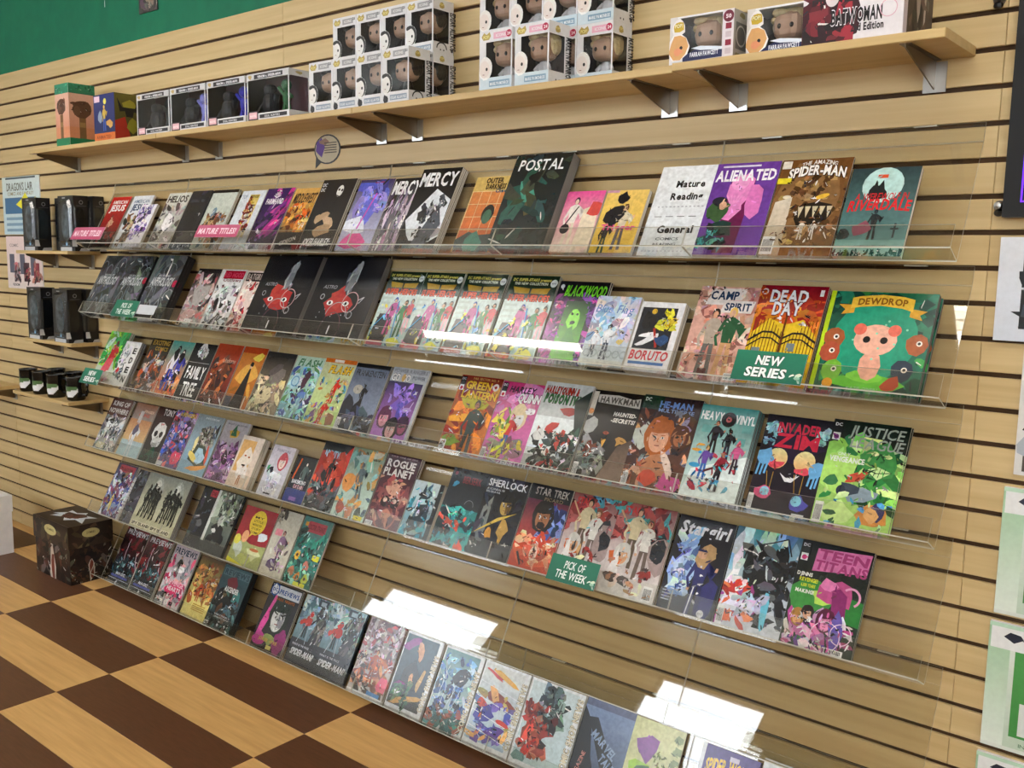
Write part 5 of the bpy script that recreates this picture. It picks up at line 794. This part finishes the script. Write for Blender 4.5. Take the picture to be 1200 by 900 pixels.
def pop_art(dark):
    f = Art(PW, PH, 3); s = Art(PD, PH, 4); nm = 'EDGAR ALLAN POE' if dark else 'MARILYN MONROE'
    f.r(0, .8, 1, 1, 'dcdcde'); f.r(0, 0, 1, .2, 'dcdcde' if dark else 'c4d4dc'); f.r(0, .2, .18, .8, 'd8d8da')
    f.p([.04, .9, .12, .97, .2, .93, .3, .97, .34, .9, .28, .84, .1, .84], 'b09a50'); f.t('POP!', .1, .86, .18, .06, 'e8d880', 2, out='4a3c18')
    f.r(.42, .84, .88, .95, '9a9a9c' if dark else 'e0a8bc'); f.t('ICONS', .5, .87, .3, .05, 'e8e8e8', 1)
    if dark: f.t('21', .86, .9, .1, .05, '303034', 2)
    else: f.e(.9, .9, .085, c='b02048'); f.t('24', .85, .875, .1, .05, 'f0e0e4', 2)
    portrait(f, .17, .36, .2, 'k' if dark else 'b')
    f.r(.3, .04, .94, .14, '8a98a8' if dark else '7a9ab0'); f.t(nm, .33, .06, .58, .055, 'e8ecf0', 1)
    if dark: f.b(.14, .08, .09, .1, '1c1c1e')
    s.r(0, .82, 1, 1, 'dcdcde'); s.r(0, 0, 1, .2, 'd8d8da'); s.r(.78, .2, 1, .82, 'd8d8da'); s.b(.42, .9, .14, .1, 'a89450'); s.t('POP!', .32, .885, .2, .04, 'e4d68a', 2)
    s.t(nm, .84, .8, 1.25, .15, '16161a', 2, rot=-1.5708); s.e(.92, .08, .06, c='2a2a2e')
    if dark: s.ring(.42, .08, .24, .05, '1c1c1e', 14, 0, 3.14, .2); s.e(.36, .06, .03, c='1c1c1e'); s.e(.52, .06, .03, c='1c1c1e')
    else: s.e(.36, .06, .03, c='1c1c1e'); s.e(.52, .06, .03, c='1c1c1e')
    return f.mesh('front_print', 'matte'), s.mesh('side_print', 'matte')
psh = shell(PW, PH, PD, .2 * PH, .2 * PH, .18 * PW, .004, .22 * PD)
PA = {1: pop_art(True), 0: pop_art(False)}
def pop(x, y, z, dark, label, grp):
    r = empty('figure_box', (x, y, z), label=label, cat='toy box', group=grp)
    for n, me in zip(('card_shell', 'inner_tray', 'clear_window'), psh): link(bpy.data.objects.new(n, me), r)
    o = link(bpy.data.objects.new('front_print', PA[dark][0]), r); o.location = (0, -.0003, 0)
    o = link(bpy.data.objects.new('side_print', PA[dark][1]), r); o.location = (PW + .0003, 0, 0); o.rotation_euler = (0, 0, math.pi / 2)
    add_vinyl(r, PW * .56, .045, PH * .2 + .004 - .02, 'hairb' if dark else 'hairy', .98)
POS4 = ['leftmost', 'second from left', 'third from left', 'rightmost']
for i in range(4):
    x = -2.566 + i * .1165
    pop(x, -.2, SZ, 1, 'white window box of a black-haired figure, front row below, %s' % POS4[i], 'white boxes with black-haired figures')
    pop(x + .004, -.1, SZ, 1, 'white window box of a black-haired figure, hidden back row, %s' % POS4[i], 'white boxes with black-haired figures')
    pop(x + .002, -.1, SZ + PH + .0005, 1, 'white window box of a black-haired figure, upper row, %s' % POS4[i], 'white boxes with black-haired figures')
for i in range(4):
    x = -1.91 + i * .1165
    if i in (0, 1): pop(-1.818 + i * .125, -.2, SZ, 0, 'pale window box of a blond figure, front row, %s' % ('left' if i == 0 else 'right'), 'pale boxes with blond figures')
    pop(x, -.1, SZ, 0, 'pale window box of a blond figure, lower back row, %s' % POS4[i], 'pale boxes with blond figures')
    pop(x, -.1, SZ + PH + .0005, 0, 'pale window box of a blond figure, upper row, %s' % POS4[i], 'pale boxes with blond figures')

# double window boxes
VW, VH, VD = .236, .157, .085
vsh = shell(VW, VH, VD, .022, .022, .004, .004, .004)
def vprint():
    f = Art(VW, VH, 3); f.r(0, .86, 1, 1, 'c8c8ca'); f.r(.18, .875, .86, .97, '1c181c'); f.b(.08, .93, .05, .03, 'b09a60'); f.t('VENOM v. SPIDER-MAN', .26, .895, .55, .05, 'e8e8ea', 2)
    f.r(0, 0, 1, .14, 'd4d4d6'); f.r(.3, .03, .95, .11, '1a161a'); f.t('SOUL HUNTERS', .42, .045, .36, .045, 'dcdcde', 1); f.r(.02, .0, .27, .2, '2a1c22'); f.r(.05, .03, .24, .17, 'e0b0b8'); f.t('MARVEL', .07, .07, .15, .05, 'f4e4e6', 2)
    s = Art(VD, VH, 3); s.r(0, .86, 1, 1, 'c8c8ca'); s.r(0, 0, 1, .14, 'd4d4d6'); s.b(.5, .93, .2, .06, 'a89868')
    return f.mesh('front_print', 'matte'), s.mesh('side_print', 'matte')
VP = vprint()
MT['wine'] = mat('wine red card', '4a1824', .4); MT['bluev'] = mat('blue plastic', '3a3ac8', .35); MT['greenv'] = mat('green plastic', '3a7a4a', .35); MT['lilac'] = mat('lilac plastic', '8a8ae0', .35)
b = MB(); b.blob((0, 0, .055), (.034, .024, .036), 12, 8, .8); b.blob((0, 0, .1), (.024, .022, .02), 12, 8, .8); b.tube([(-.03, 0, .06), (-.05, -.01, .03)], .011); b.tube([(.03, 0, .06), (.05, -.01, .085)], .011); b.tube([(-.015, 0, .03), (-.02, 0, .002)], .012); b.tube([(.015, 0, .03), (.02, 0, .002)], .012)
bulk = b.mesh('bulky_figure', 'dark')
b = MB(); b.blob((0, 0, .04), (.013, .01, .02), 10, 6); b.blob((0, 0, .074), (.016, .014, .016), 10, 6); b.tube([(-.01, 0, .05), (-.028, -.005, .07)], .005); b.tube([(.01, 0, .05), (.03, -.005, .04)], .005); b.tube([(-.006, 0, .025), (-.014, 0, .002)], .006); b.tube([(.006, 0, .025), (.014, 0, .002)], .006)
smallf = {c: b.mesh('small_figure', c) for c in ('bluev', 'greenv', 'lilac', 'dark')}
m = MB(); m.box(.002, VD - .006, .002, VW - .002, VD - .0045, VH - .002); bd_ = m.mesh('backing_card', 'wine')
for i, (c, lb) in enumerate((('dark', 'with only dark shapes inside, leftmost'), ('lilac', 'with a lilac accent, second from left'), ('bluev', 'with a blue figure inside, third from left'), ('greenv', 'with a green figure inside, rightmost'))):
    r = empty('double_figure_box', (-3.652 + i * .2475, -.2, SZ), label='wide smoky window box %s of four' % lb, cat='toy box', group='wide smoky double window boxes')
    for n, me in zip(('card_shell', 'inner_tray', 'clear_window'), vsh): link(bpy.data.objects.new(n, me), r)
    link(bpy.data.objects.new('backing_card', bd_), r)
    o = link(bpy.data.objects.new('front_print', VP[0]), r); o.location = (0, -.0003, 0)
    o = link(bpy.data.objects.new('side_print', VP[1]), r); o.location = (VW + .0003, 0, 0); o.rotation_euler = (0, 0, math.pi / 2)
    o = link(bpy.data.objects.new('bulky_figure', bulk), r); o.location = (.075, .045, .004)
    o = link(bpy.data.objects.new('small_figure', smallf[c]), r); o.location = (.17, .04, .02); o.scale = (1.25,) * 3

def carton(name, x, y, z, w, d, h, label, cat, ff, fs, m='white', ft=None, grp=None, body='carton_body'):
    r = empty(name, (x, y, z), label=label, cat=cat, group=grp)
    b = MB(); b.bevbox(0, 0, 0, w, d, h, .0008); b.build(body, m, r)
    a = Art(w, h, 11); ff(a); a.build('front_print', r, (0, -.0004, 0), m='matte')
    a = Art(d, h, 12); fs(a); a.build('side_print', r, (w + .0004, 0, 0), (0, 0, math.pi / 2), m='matte')
    if ft: a = Art(w, d, 13); ft(a); a.build('top_print', r, (0, 0, h + .0004), (-math.pi / 2, 0, 0), m='matte')
    return r
def bust(a, x, y, r):
    a.g('c87a5a', 'e0b8a4'); a.r(0, .12, 1, .3, 'd08a64'); a.b(x, y + r / a.A * .9, r, r * .95, '5a3a2a', n=14, j=.12); a.s_(12, '6a4a34 4a2e20', x - r, y + r * .4 / a.A, x + r * .8, y + 1.6 * r / a.A, .07); a.e(x - .55 * r, y + r * .7 / a.A, r * .35, r * .5, '6a4a36')
    a.r(x - .35 * r, .12, x + .35 * r, y, '7a5a38'); a.r(x - .3 * r, .3, x + .3 * r, .38, '9a7a4a'); a.r(0, 0, 1, .12, '1a7a50'); a.r(0, .84, 1, 1, '2a7a5c', '2f8a66'); a.s_(10, '3a9a74 1e6a4c', 0, .85, 1, .99, .05)
carton('figure_carton', -4.345, -.2, SZ, .125, .118, .265, 'pinkish carton with green lid and brown curly-haired bust, leftmost on the top shelf', 'toy box', lambda a: bust(a, .45, .5, .3), lambda a: bust(a, .5, .45, .36))
carton('figure_carton', -4.0, -.2, SZ, .172, .112, .187, 'blue and olive carton with a yellow figure, second from left on the top shelf', 'toy box',
       lambda a: (a.g('1a2250', '202a6a'), a.r(0, 0, 1, .16, 'c86a2a'), a.t('ANIMATED', .1, .04, .7, .07, '8a3a14', 2), a.f_(.5, .2, .56, 'c8a840', 'd8b060', 'd8c040', '3a5ab0'), a.e(.55, .84, .07, c='e8e060'), a.b(.3, .5, .1, .14, '8a9ab0'), a.r(.04, .84, .3, .97, 'e8c8d8'), a.b(.75, .36, .14, .1, 'c89a50')),
       lambda a: (a.g('3a3a20', '6a6428'), a.p([0, 0, 0, .4, .4, .5, .62, 0], 'a82a1c'), a.b(.65, .32, .22, .26, '8a8a28'), a.b(.55, .75, .28, .2, 'a09a34'), a.p([.1, .9, .2, .6, .4, .62, .45, .5, .7, .5, .75, .62, .98, .6, .95, .95, .8, .7, .3, .7], '161818')), m='black')
def farrah(x, y, lb):
    w, h, d = .165, .108, .1; r = empty('wide_figure_box', (x, y, SZ), label='low wide window box of a blond pink-faced figure, ' + lb, cat='toy box', group='low wide boxes with blond figures')
    me = shell(w, h, d, .004, .016, .02, .028, d - .004)
    for n, q in zip(('card_shell', 'inner_tray', 'clear_window'), me): link(bpy.data.objects.new(n, q), r)
    a = Art(w, h, 4); a.r(0, 0, 1, .15, 'dcdce0'); a.r(0, .15, .12, 1, 'd8d4d0'); a.r(.83, 0, 1, 1, 'dcd4d8'); a.e(.92, .86, .08, c='6a1a30'); a.t('50', .88, .82, .08, .08, 'f0e0e4', 2)
    for k in range(4): a.r(.88, .6 - .17 * k, .97, .72 - .17 * k, '8a2038' if k % 2 == 0 else 'c8b8c0')
    a.b(.14, .8, .12, .12, 'e8e4e4'); a.b(.14, .8, .1, .07, 'c8a830'); a.t('POP!', .08, .77, .12, .08, 'f0e8b0', 2, out='3a2c10'); a.b(.15, .35, .17, .2, 'f0ece8', j=.1); a.b(.15, .36, .15, .18, 'd8a468', j=.15); a.e(.19, .34, .025, c='1c1414'); a.b(.14, .25, .07, .05, 'e0946a')
    a.p([.22, .12, .3, .2, .45, .28, .84, .22, .84, .05, .22, .04], '1c2450'); a.p([.35, .3, .5, .33, .84, .26, .84, .2, .5, .24], 'dce4f0'); a.t('FARRAH FAWCETT', .34, .12, .44, .09, 'e4e8f2', 2)
    a.build('front_print', r, (0, -.0004, 0), m='matte')
    a = Art(d, h, 5); a.g('9a9690', 'a4a09a'); a.r(.1, .2, .65, .75, '5a5854'); a.ring(.36, .48, .22, .04, 'b8b4ac'); a.b(.4, .9, .12, .06, '7a7048'); a.t('FARRAH FAWCETT', .8, .95, .95, .1, '2a2a2c', 1, rot=-1.5708); a.b(.2, .08, .12, .06, '7a7048')
    a.build('side_print', r, (w + .0004, 0, 0), (0, 0, math.pi / 2), m='matte')
    add_vinyl(r, .085, .045, -.012, 'hairy', .98)
farrah(-1.215, -.2, 'left of the two')
farrah(-1.035, -.165, 'right of the two, partly hidden')
carton('statue_box', -.887, -.2, SZ, .212, .185, .34, 'tall white and dark red box with bold black lettering on the top shelf', 'toy box',
       lambda a: (a.g('dcd8dc', 'e4e0e4'), a.b(.28, .16, .34, .26, '3a1018'), a.s_(26, '5a1420 2a0c12 8a2430 1a0a0e', 0, .0, .5, .34, .1), a.b(.25, .33, .12, .1, '7a1420'), a.e(.3, .28, .07, .09, 'd8d0d4'), a.L([.4, .22, .55, .3, .62, .36], .04, '5a1420'), a.r(.42, .24, .94, 1.0, '241c20'), a.s_(14, '3a3034 181416 4a4044', .45, .28, .9, 1, .1), a.t('BATWOMAN', .3, .115, .5, .085, '141014', 2, out='e8e4e8'), a.t('2nd Edition', .5, .06, .32, .045, '242024', 2), a.ring(.86, .17, .08, .008, 'd8a8b8'), a.t('STATUE', .1, .5, .4, .06, '2a1c20', 2, rot=-1.5708), a.r(0, 0, .36, .025, '2a0c12')),
       lambda a: (a.g('4a3c34', '5a4c44'), a.r(0, 0, .12, 1, 'd0c4cc'), a.p([.3, 0, .35, .3, .5, .4, .62, .3, .6, .1, .7, 0], '2a2220'), a.b(.45, .3, .1, .3, 'a89a90'), a.L([.7, 0, .72, .5], .06, 'b8aca4'), a.s_(8, '3a2e28 6a5c52', .15, 0, 1, .5, .1)))

# ------------------------------------------------------------------ black blister packages
KW, KH, KD = .15, .252, .08
def pkg():
    m = MB(); m.box(.0, .012, 0, KW - .0, KD, KH); body = m.mesh('box_body', 'black')
    m = MB()
    P = [(.02, .05), (.03, .035), (.12, .035), (.13, .05), (.13, .2), (.115, .235), (.035, .235), (.02, .2)]
    n = len(P); vs = [(x, .0119, z) for x, z in P] + [(.075 + (x - .075) * .86, .0, .135 + (z - .135) * .9) for x, z in P]
    m.add(vs, [tuple(range(n, 2 * n))] + [(i, (i + 1) % n, n + (i + 1) % n, n + i) for i in range(n)]); bl = m.mesh('front_blister', 'lens')
    m = MB(); P = [(.014, .05), (.055, .05), (.068, .075), (.068, .17), (.05, .2), (.014, .2)]; n = len(P)
    vs = [(KW + .0001, y, z) for y, z in P] + [(KW + .006, .04 + (y - .04) * .85, .125 + (z - .125) * .92) for y, z in P]
    m.add(vs, [tuple(range(n, 2 * n))] + [(i, (i + 1) % n, n + (i + 1) % n, n + i) for i in range(n)]); sb = m.mesh('side_blister', 'lens')
    m = MB(); m.blob((.075, .0105, .13), (.035, .009, .085), 10, 8, .8); toy = m.mesh('dark_toy', MAT_TOY)
    f = Art(KW, KH, 2); f.r(.08, 0, .8, .07, 'b8bcc0'); f.r(.2, .09, .7, .105, '6a7a88'); f.b(.48, .14, .06, .08, '7ab0d8', j=.1); f.r(.3, .95, .5, .97, 'a8a8ac')
    s = Art(KD, KH, 3); s.p([0, .08, .3, .08, .22, .2, .0, .2], 'c8c8ca'); s.p([.4, 0, .5, .05, 1, .06, 1, 0], 'a8a8aa'); s.ring(.6, .88, .1, .04, '8a8a8e'); s.r(.3, .81, .9, .82, '5a5a5e')
    return body, bl, sb, toy, f.mesh('front_print', 'matte'), s.mesh('side_print', 'matte')
MAT_TOY = noise_mat('mottled dark blue toy', '141a28', '8a98a0', (1, 1, 1), .4, 34)
PK = pkg()
for z, xs, nm in ((1.528, (-4.876, -4.499), 'upper'), (1.096, (-4.873, -4.60), 'middle')):
    for (x, y, wh) in ((xs[0], -.15, 'front left'), (xs[1], -.15, 'front right'), (xs[0] + .17, -.066, 'back left'), (xs[1] + .02, -.066, 'back right')):
        r = empty('blister_package', (x, y, z), label='black package with cloudy plastic window, %s on the %s short shelf' % (wh, nm), cat='toy package', group='black blister packages')
        for n, me in zip(('box_body', 'front_blister', 'side_blister', 'dark_toy', 'front_print', 'side_print'), PK):
            o = link(bpy.data.objects.new(n, me), r)
            if n == 'front_print': o.location = (0, .0115, 0)
            if n == 'side_print': o.location = (KW + .0004, 0, 0); o.rotation_euler = (0, 0, math.pi / 2)
            if y > -.1: o.scale = (1, .78, 1)
# ------------------------------------------------------------------ mugs
m = MB(); m.lathe([(0, 0), (.036, 0), (.041, .006), (.042, .06), (.042, .108), (.0435, .112), (.0405, .112), (.039, .106), (.038, .012), (0, .010)], 24); mb = m.mesh('mug_body', 'mug'); mb.polygons.foreach_set('use_smooth', [True] * len(mb.polygons))
m = MB(); m.tube([(.040, 0, .092), (.06, 0, .095), (.070, 0, .075), (.070, 0, .045), (.06, 0, .025), (.040, 0, .027)], .0065, 8); hn = m.mesh('handle', 'mug')
def decal():
    m = MB(); me = {}
    def patch(name, test, col, rr):
        v = []; f = []; na, nz = 14, 14
        for i in range(na):
            for j in range(nz):
                u0, u1 = i / na, (i + 1) / na; z0, z1 = j / nz, (j + 1) / nz
                if test((u0 + u1) / 2 * 2 - 1, (z0 + z1) / 2 * 2 - 1):
                    n = len(v)
                    for u, zz in ((u0, z0), (u1, z0), (u1, z1), (u0, z1)):
                        a = math.radians(-135 + u * 100); v.append((rr * math.cos(a), rr * math.sin(a), .018 + zz * .078))
                    f.append((n, n + 1, n + 2, n + 3))
        q = MB(); q.add(v, f); return q.mesh(name, col)
    w = patch('white_emblem', lambda u, v: u * u + v * v < 1 and v < -.25 + .2 * u, 'whitev', .0424)
    g = patch('green_emblem', lambda u, v: u * u + v * v < .9 and -.25 + .2 * u < v < .35, MAT_G, .0424)
    return w, g
MAT_G = mat('green glaze', '4a6a3a', .3)
DE = decal()
for i, (x, y, wh) in enumerate(((-4.88, -.148, 'front row, far left'), (-4.735, -.148, 'front row, second'), (-4.575, -.15, 'front row, third'), (-4.42, -.13, 'below the small green sign'), (-4.79, -.05, 'back row, left'), (-4.60, -.05, 'back row, right'))):
    r = empty('mug', (x, y, .829), (0, 0, math.radians(20)), 'black mug with a round green and white emblem, %s' % wh, 'mug', 'black mugs on the short shelf')
    link(bpy.data.objects.new('mug_body', mb), r); link(bpy.data.objects.new('handle', hn), r)
    link(bpy.data.objects.new('white_emblem', DE[0]), r); link(bpy.data.objects.new('green_emblem', DE[1]), r)

# ------------------------------------------------------------------ boxes on the floor
def dark_side(a):
    a.g('1c120e', '241812'); a.s_(50, '2c1c14 3a2418 120c0a 4a3020 6a6458', r=.09); a.b(.5, .35, .08, .28, 'c8bcae', j=.25); a.b(.5, .35, .05, .22, '7a3a28', j=.25)
bx = empty('storage_carton', (-4.572, -.285, 0), label='dark brown printed storage box with oval cream badges on the floor', cat='box')
m = MB(); m.box(0, 0, 0, .342, .2, .2); m.build('carton_body', 'brown', bx)
m = MB(); m.bevbox(-.005, -.006, .17, .347, .206, .277, .002); ld = m.build('lid', 'brown', bx)
a = Art(.342, .17, 21); dark_side(a); a.build('front_print', bx, (0, -.0005, 0), m='matte')
a = Art(.2, .17, 22); dark_side(a); a.build('side_print', bx, (.3425, 0, 0), (0, 0, math.pi / 2), m='matte')
def lidp(a): a.g('3a2c20', '2a1e16'); a.s_(20, '4a3a28 5a4a34 241a12', r=.1); a.e(.5, .6, .17 if a.w > .3 else .2, .07 if a.w > .3 else .1, 'c0b47a'); a.t('ZOMBIES', .4, .57, .2, .1, '5a4a28', 1)
a = Art(.352, .105, 23); lidp(a); a.build('front_print', ld, (-.005, -.0065, .171), m='matte')
a = Art(.21, .105, 24); lidp(a); a.build('side_print', ld, (.3478, -.005, .171), (0, 0, math.pi / 2), m='matte')
a = Art(.345, .2, 25); a.g('2c1e16', '30221a'); a.p([.12, .35, .25, .6, .2, .75, .4, .7, .5, .88, .6, .72, .85, .8, .75, .6, .95, .35, .7, .4, .6, .2, .45, .35, .2, .2, .25, .4], 'c4d0dc'); a.b(.5, .55, .2, .1, '3a1e16', j=.4); a.s_(6, '5a2c20 2a1410', .35, .4, .65, .65, .07)
a.build('top_print', ld, (0, .0, .2775), (-math.pi / 2, 0, 0), m='matte')
bx = empty('white_storage_box', (-5.30, -.62, 0), label='plain white cardboard storage box at the left edge on the floor', cat='box')
m = MB(); m.box(.004, .004, 0, .372, .376, .24); m.build('box_body', 'white', bx)
m = MB(); m.bevbox(0, 0, .215, .376, .38, .30, .002); m.build('lid', 'white', bx)

# ------------------------------------------------------------------ things on the wall
def wall_art(name, x0, x1, z0, z1, label, cat, fn, th=.004, m='white', grp=None, printname='printed_face', mm='matte', y=-.0005):
    r = empty(name, (x0, y, z0), label=label, cat=cat, group=grp); w, h = x1 - x0, z1 - z0
    b = MB(); b.box(0, -th, 0, w, 0, h); b.build('backing', m, r)
    a = Art(w, h, hash_(label)); fn(a); a.build(printname, r, (0, -th - .0003, 0), m=mm)
    return r
wall_art('poster', -5.412, -4.975, 1.61, 1.908, 'pale blue shop poster with a yellow star burst at the far left', 'poster', lambda a: (a.g('b8d0d8', 'd0dcd8'), a.t("DRAGON'S LAIR", .12, .76, .7, .14, '4a4438', 1), a.t('COMICS AND FANTASY', .14, .68, .7, .06, '8a7a4a', 1), a.r(.06, .36, .9, .64, '3a6a90'), a.p([.36, .52, .5, .6, .62, .72, .72, .58, .9, .64, .8, .5, .9, .38, .7, .42, .6, .32, .52, .44], 'e8e030'), [a.r(.08, .05 + .1 * i, .9, .1 + .1 * i, '7a9ab0') for i in range(3)], a.r(.1, .96, .9, .99, '3a4a50')))
wall_art('poster', -5.40, -4.985, 1.325, 1.6, 'white poster with stepped dark red picture strips, below the pale blue one', 'poster', lambda a: (a.g('dcd0cc', 'e0c8c4'), a.t('COMIC', .1, .8, .25, .06, '8a7a7a'), [(a.r(.08 + .3 * i, .3 - .02 * i, .22 + .3 * i, .66, '5a5a6a'), a.r(.2 + .28 * i, .14, .36 + .28 * i, .5, c), a.s_(8, '2a1a24 b87a70 8a3040', .2 + .28 * i, .16, .36 + .28 * i, .48, .04)) for i, c in enumerate(('8a7a80', '4a2a38', '7a1c30'))], a.t('VENOM', .14, .05, .2, .05, '3a3a3e')))
wall_art('wall_picture', -3.98, -3.832, 2.545, 2.68, 'small dark square picture on the green wall, cut by the top edge', 'picture', lambda a: (a.g('3a3c38', '4a4444'), a.s_(20, '6a5a58 2a2c2a 8a7a74 5a4a50', r=.14)), y=.0135, m='black')
m = MB(); m.box(0, -.0015, 0, .002, 0, .11); tag(m.build('hanging_string', 'white', None, (-4.28, .0138, 2.62)), 'thin pale string hanging on the green wall near the top left', 'string')
# speech bubble sticker
r = empty('wall_sticker', (-2.795, -.0005, 1.838), label='round speech bubble sticker with purple edge under the top shelf', cat='sticker')
b = MB(); n = 24; pts = [(.075 + .072 * math.cos(6.2832 * i / n), .064 + .052 * math.sin(6.2832 * i / n)) for i in range(n)]; pts[15] = (.008, 0.0); 
b.add([(x, -.0015, z) for x, z in pts] + [(x, 0, z) for x, z in pts], [tuple(range(n))] + [(i, n + i, n + (i + 1) % n, (i + 1) % n) for i in range(n)]); b.build('backing', 'black', r)
a = Art(.15, .12, 7); a.e(.5, .535, .44, .315, 'b8ac90'); a.p([.08, .5, .12, .75, .3, .88, .42, .6, .3, .3], '5a3a8a'); a.b(.4, .75, .2, .08, '8a6a5a'); [a.r(.4, .42 + .07 * i, .85, .45 + .07 * i, '4a443c') for i in range(5)]
a.build('printed_face', r, (0, -.0018, 0), m='matte')
# dark screen at the right edge
r = empty('wall_screen', (-.498, -.001, 1.63), label='large black framed screen with a purple light line at the right edge', cat='screen')
m = MB(); t = .045
m.box(0, -.045, 0, 1.15, 0, t); m.box(0, -.045, .68 - t, 1.15, 0, .68); m.box(0, -.045, t, t, 0, .68 - t); m.box(1.15 - t, -.045, t, 1.15, 0, .68 - t); m.build('frame', 'tvblack', r)
m = MB(); m.box(t, -.03, t, 1.15 - t, -.002, .68 - t); m.build('panel', 'tvblack', r)
m = MB(); m.box(.033, -.0465, .03, .036, -.0452, .3); m.box(.033, -.0465, .03, .3, -.0452, .033); m.build('light_strip', 'led', r)
for x, z, lb in ((-.545, 2.08, 'small chrome wall fitting beside the right end of the top shelf'), (-.512, 1.655, 'small chrome knob at the lower left corner of the black screen')):
    r = empty('wall_fitting', (x, 0, z), label=lb, cat='fitting'); m = MB(); m.lathe([(0, 0), (.012, 0), (.012, .01), (.007, .014), (.007, .028), (0, .03)], 12)
    m.build('knob', 'screw', r, rot=(math.pi / 2, 0, 0)); m = MB(); m.blob((0, -.012, -.014), (.010, .008, .008), 8, 6); m.build('rubber_tip', 'black', r)
wall_art('mounted_print', -.503, -.14, 1.372, 1.59, 'white mounted print with dark photographs below the black screen', 'poster', lambda a: (a.g('ccd2dc', 'd8dce4'), a.r(.13, .12, .9, .9, '1c1e22'), a.s_(20, '2c3036 5a5e64 16181a 3a3e44', .15, .14, .88, .88, .07), a.r(.13, .5, .9, .52, 'c8ccd0'), a.t('POSTERS', .15, .42, .6, .07, 'dce0e4', 2)), th=.012)
wall_art('mounted_print', -.442, -.14, 1.086, 1.367, 'white bordered dark photograph print at the right edge, second from the screen', 'poster', lambda a: (a.g('d4d4d0', 'dcdcd8'), a.r(.05, .03, .95, .97, '5a5048', '16181c'), a.b(.3, .5, .3, .2, '3a3232'), a.b(.25, .2, .3, .1, 'a8b0b8'), a.b(.2, .55, .15, .07, 'c0b8b4'), a.s_(12, '2a2a30 6a5c54 1a1a20', .1, .1, .9, .9, .1)), th=.006)
def greensign(a):
    a.g('b8ccb8', 'dce4dc'); a.r(0, 0, .21, 1, 'dce6dc', '9ac49c'); a.r(.02, .8, .36, .97, 'e4e6e6'); a.p([.14, .9, .2, .94, .3, .93, .33, .9, .24, .86], '24283a'); a.r(.32, .89, .36, .9, '6a6e74')
    a.r(.26, .12, 1, .8, '3f8a44', '4f9a50'); a.r(.36, .8, 1, .93, '5aa060'); a.r(.34, .14, .94, .4, 'd4dcd8'); a.r(.4, .3, .85, .36, 'a8b4b0'); a.t('INFORMATION', .36, .05, .5, .03, '6a8a6c'); a.r(0, .0, 1, .03, 'd4dcd4'); a.r(.0, .97, 1, 1, 'b8d8c0')
for x0, z0, z1, lb in ((-.456, .775, 1.057, 'topmost'), (-.461, .468, .754, 'middle'), (-.466, .165, .447, 'lowest, cut off at the bottom')):
    wall_art('sign_board', x0, x0 + .21, z0, z1, 'green and white notice board at the right edge, %s' % lb, 'sign', greensign, th=.01, grp='green notice boards')
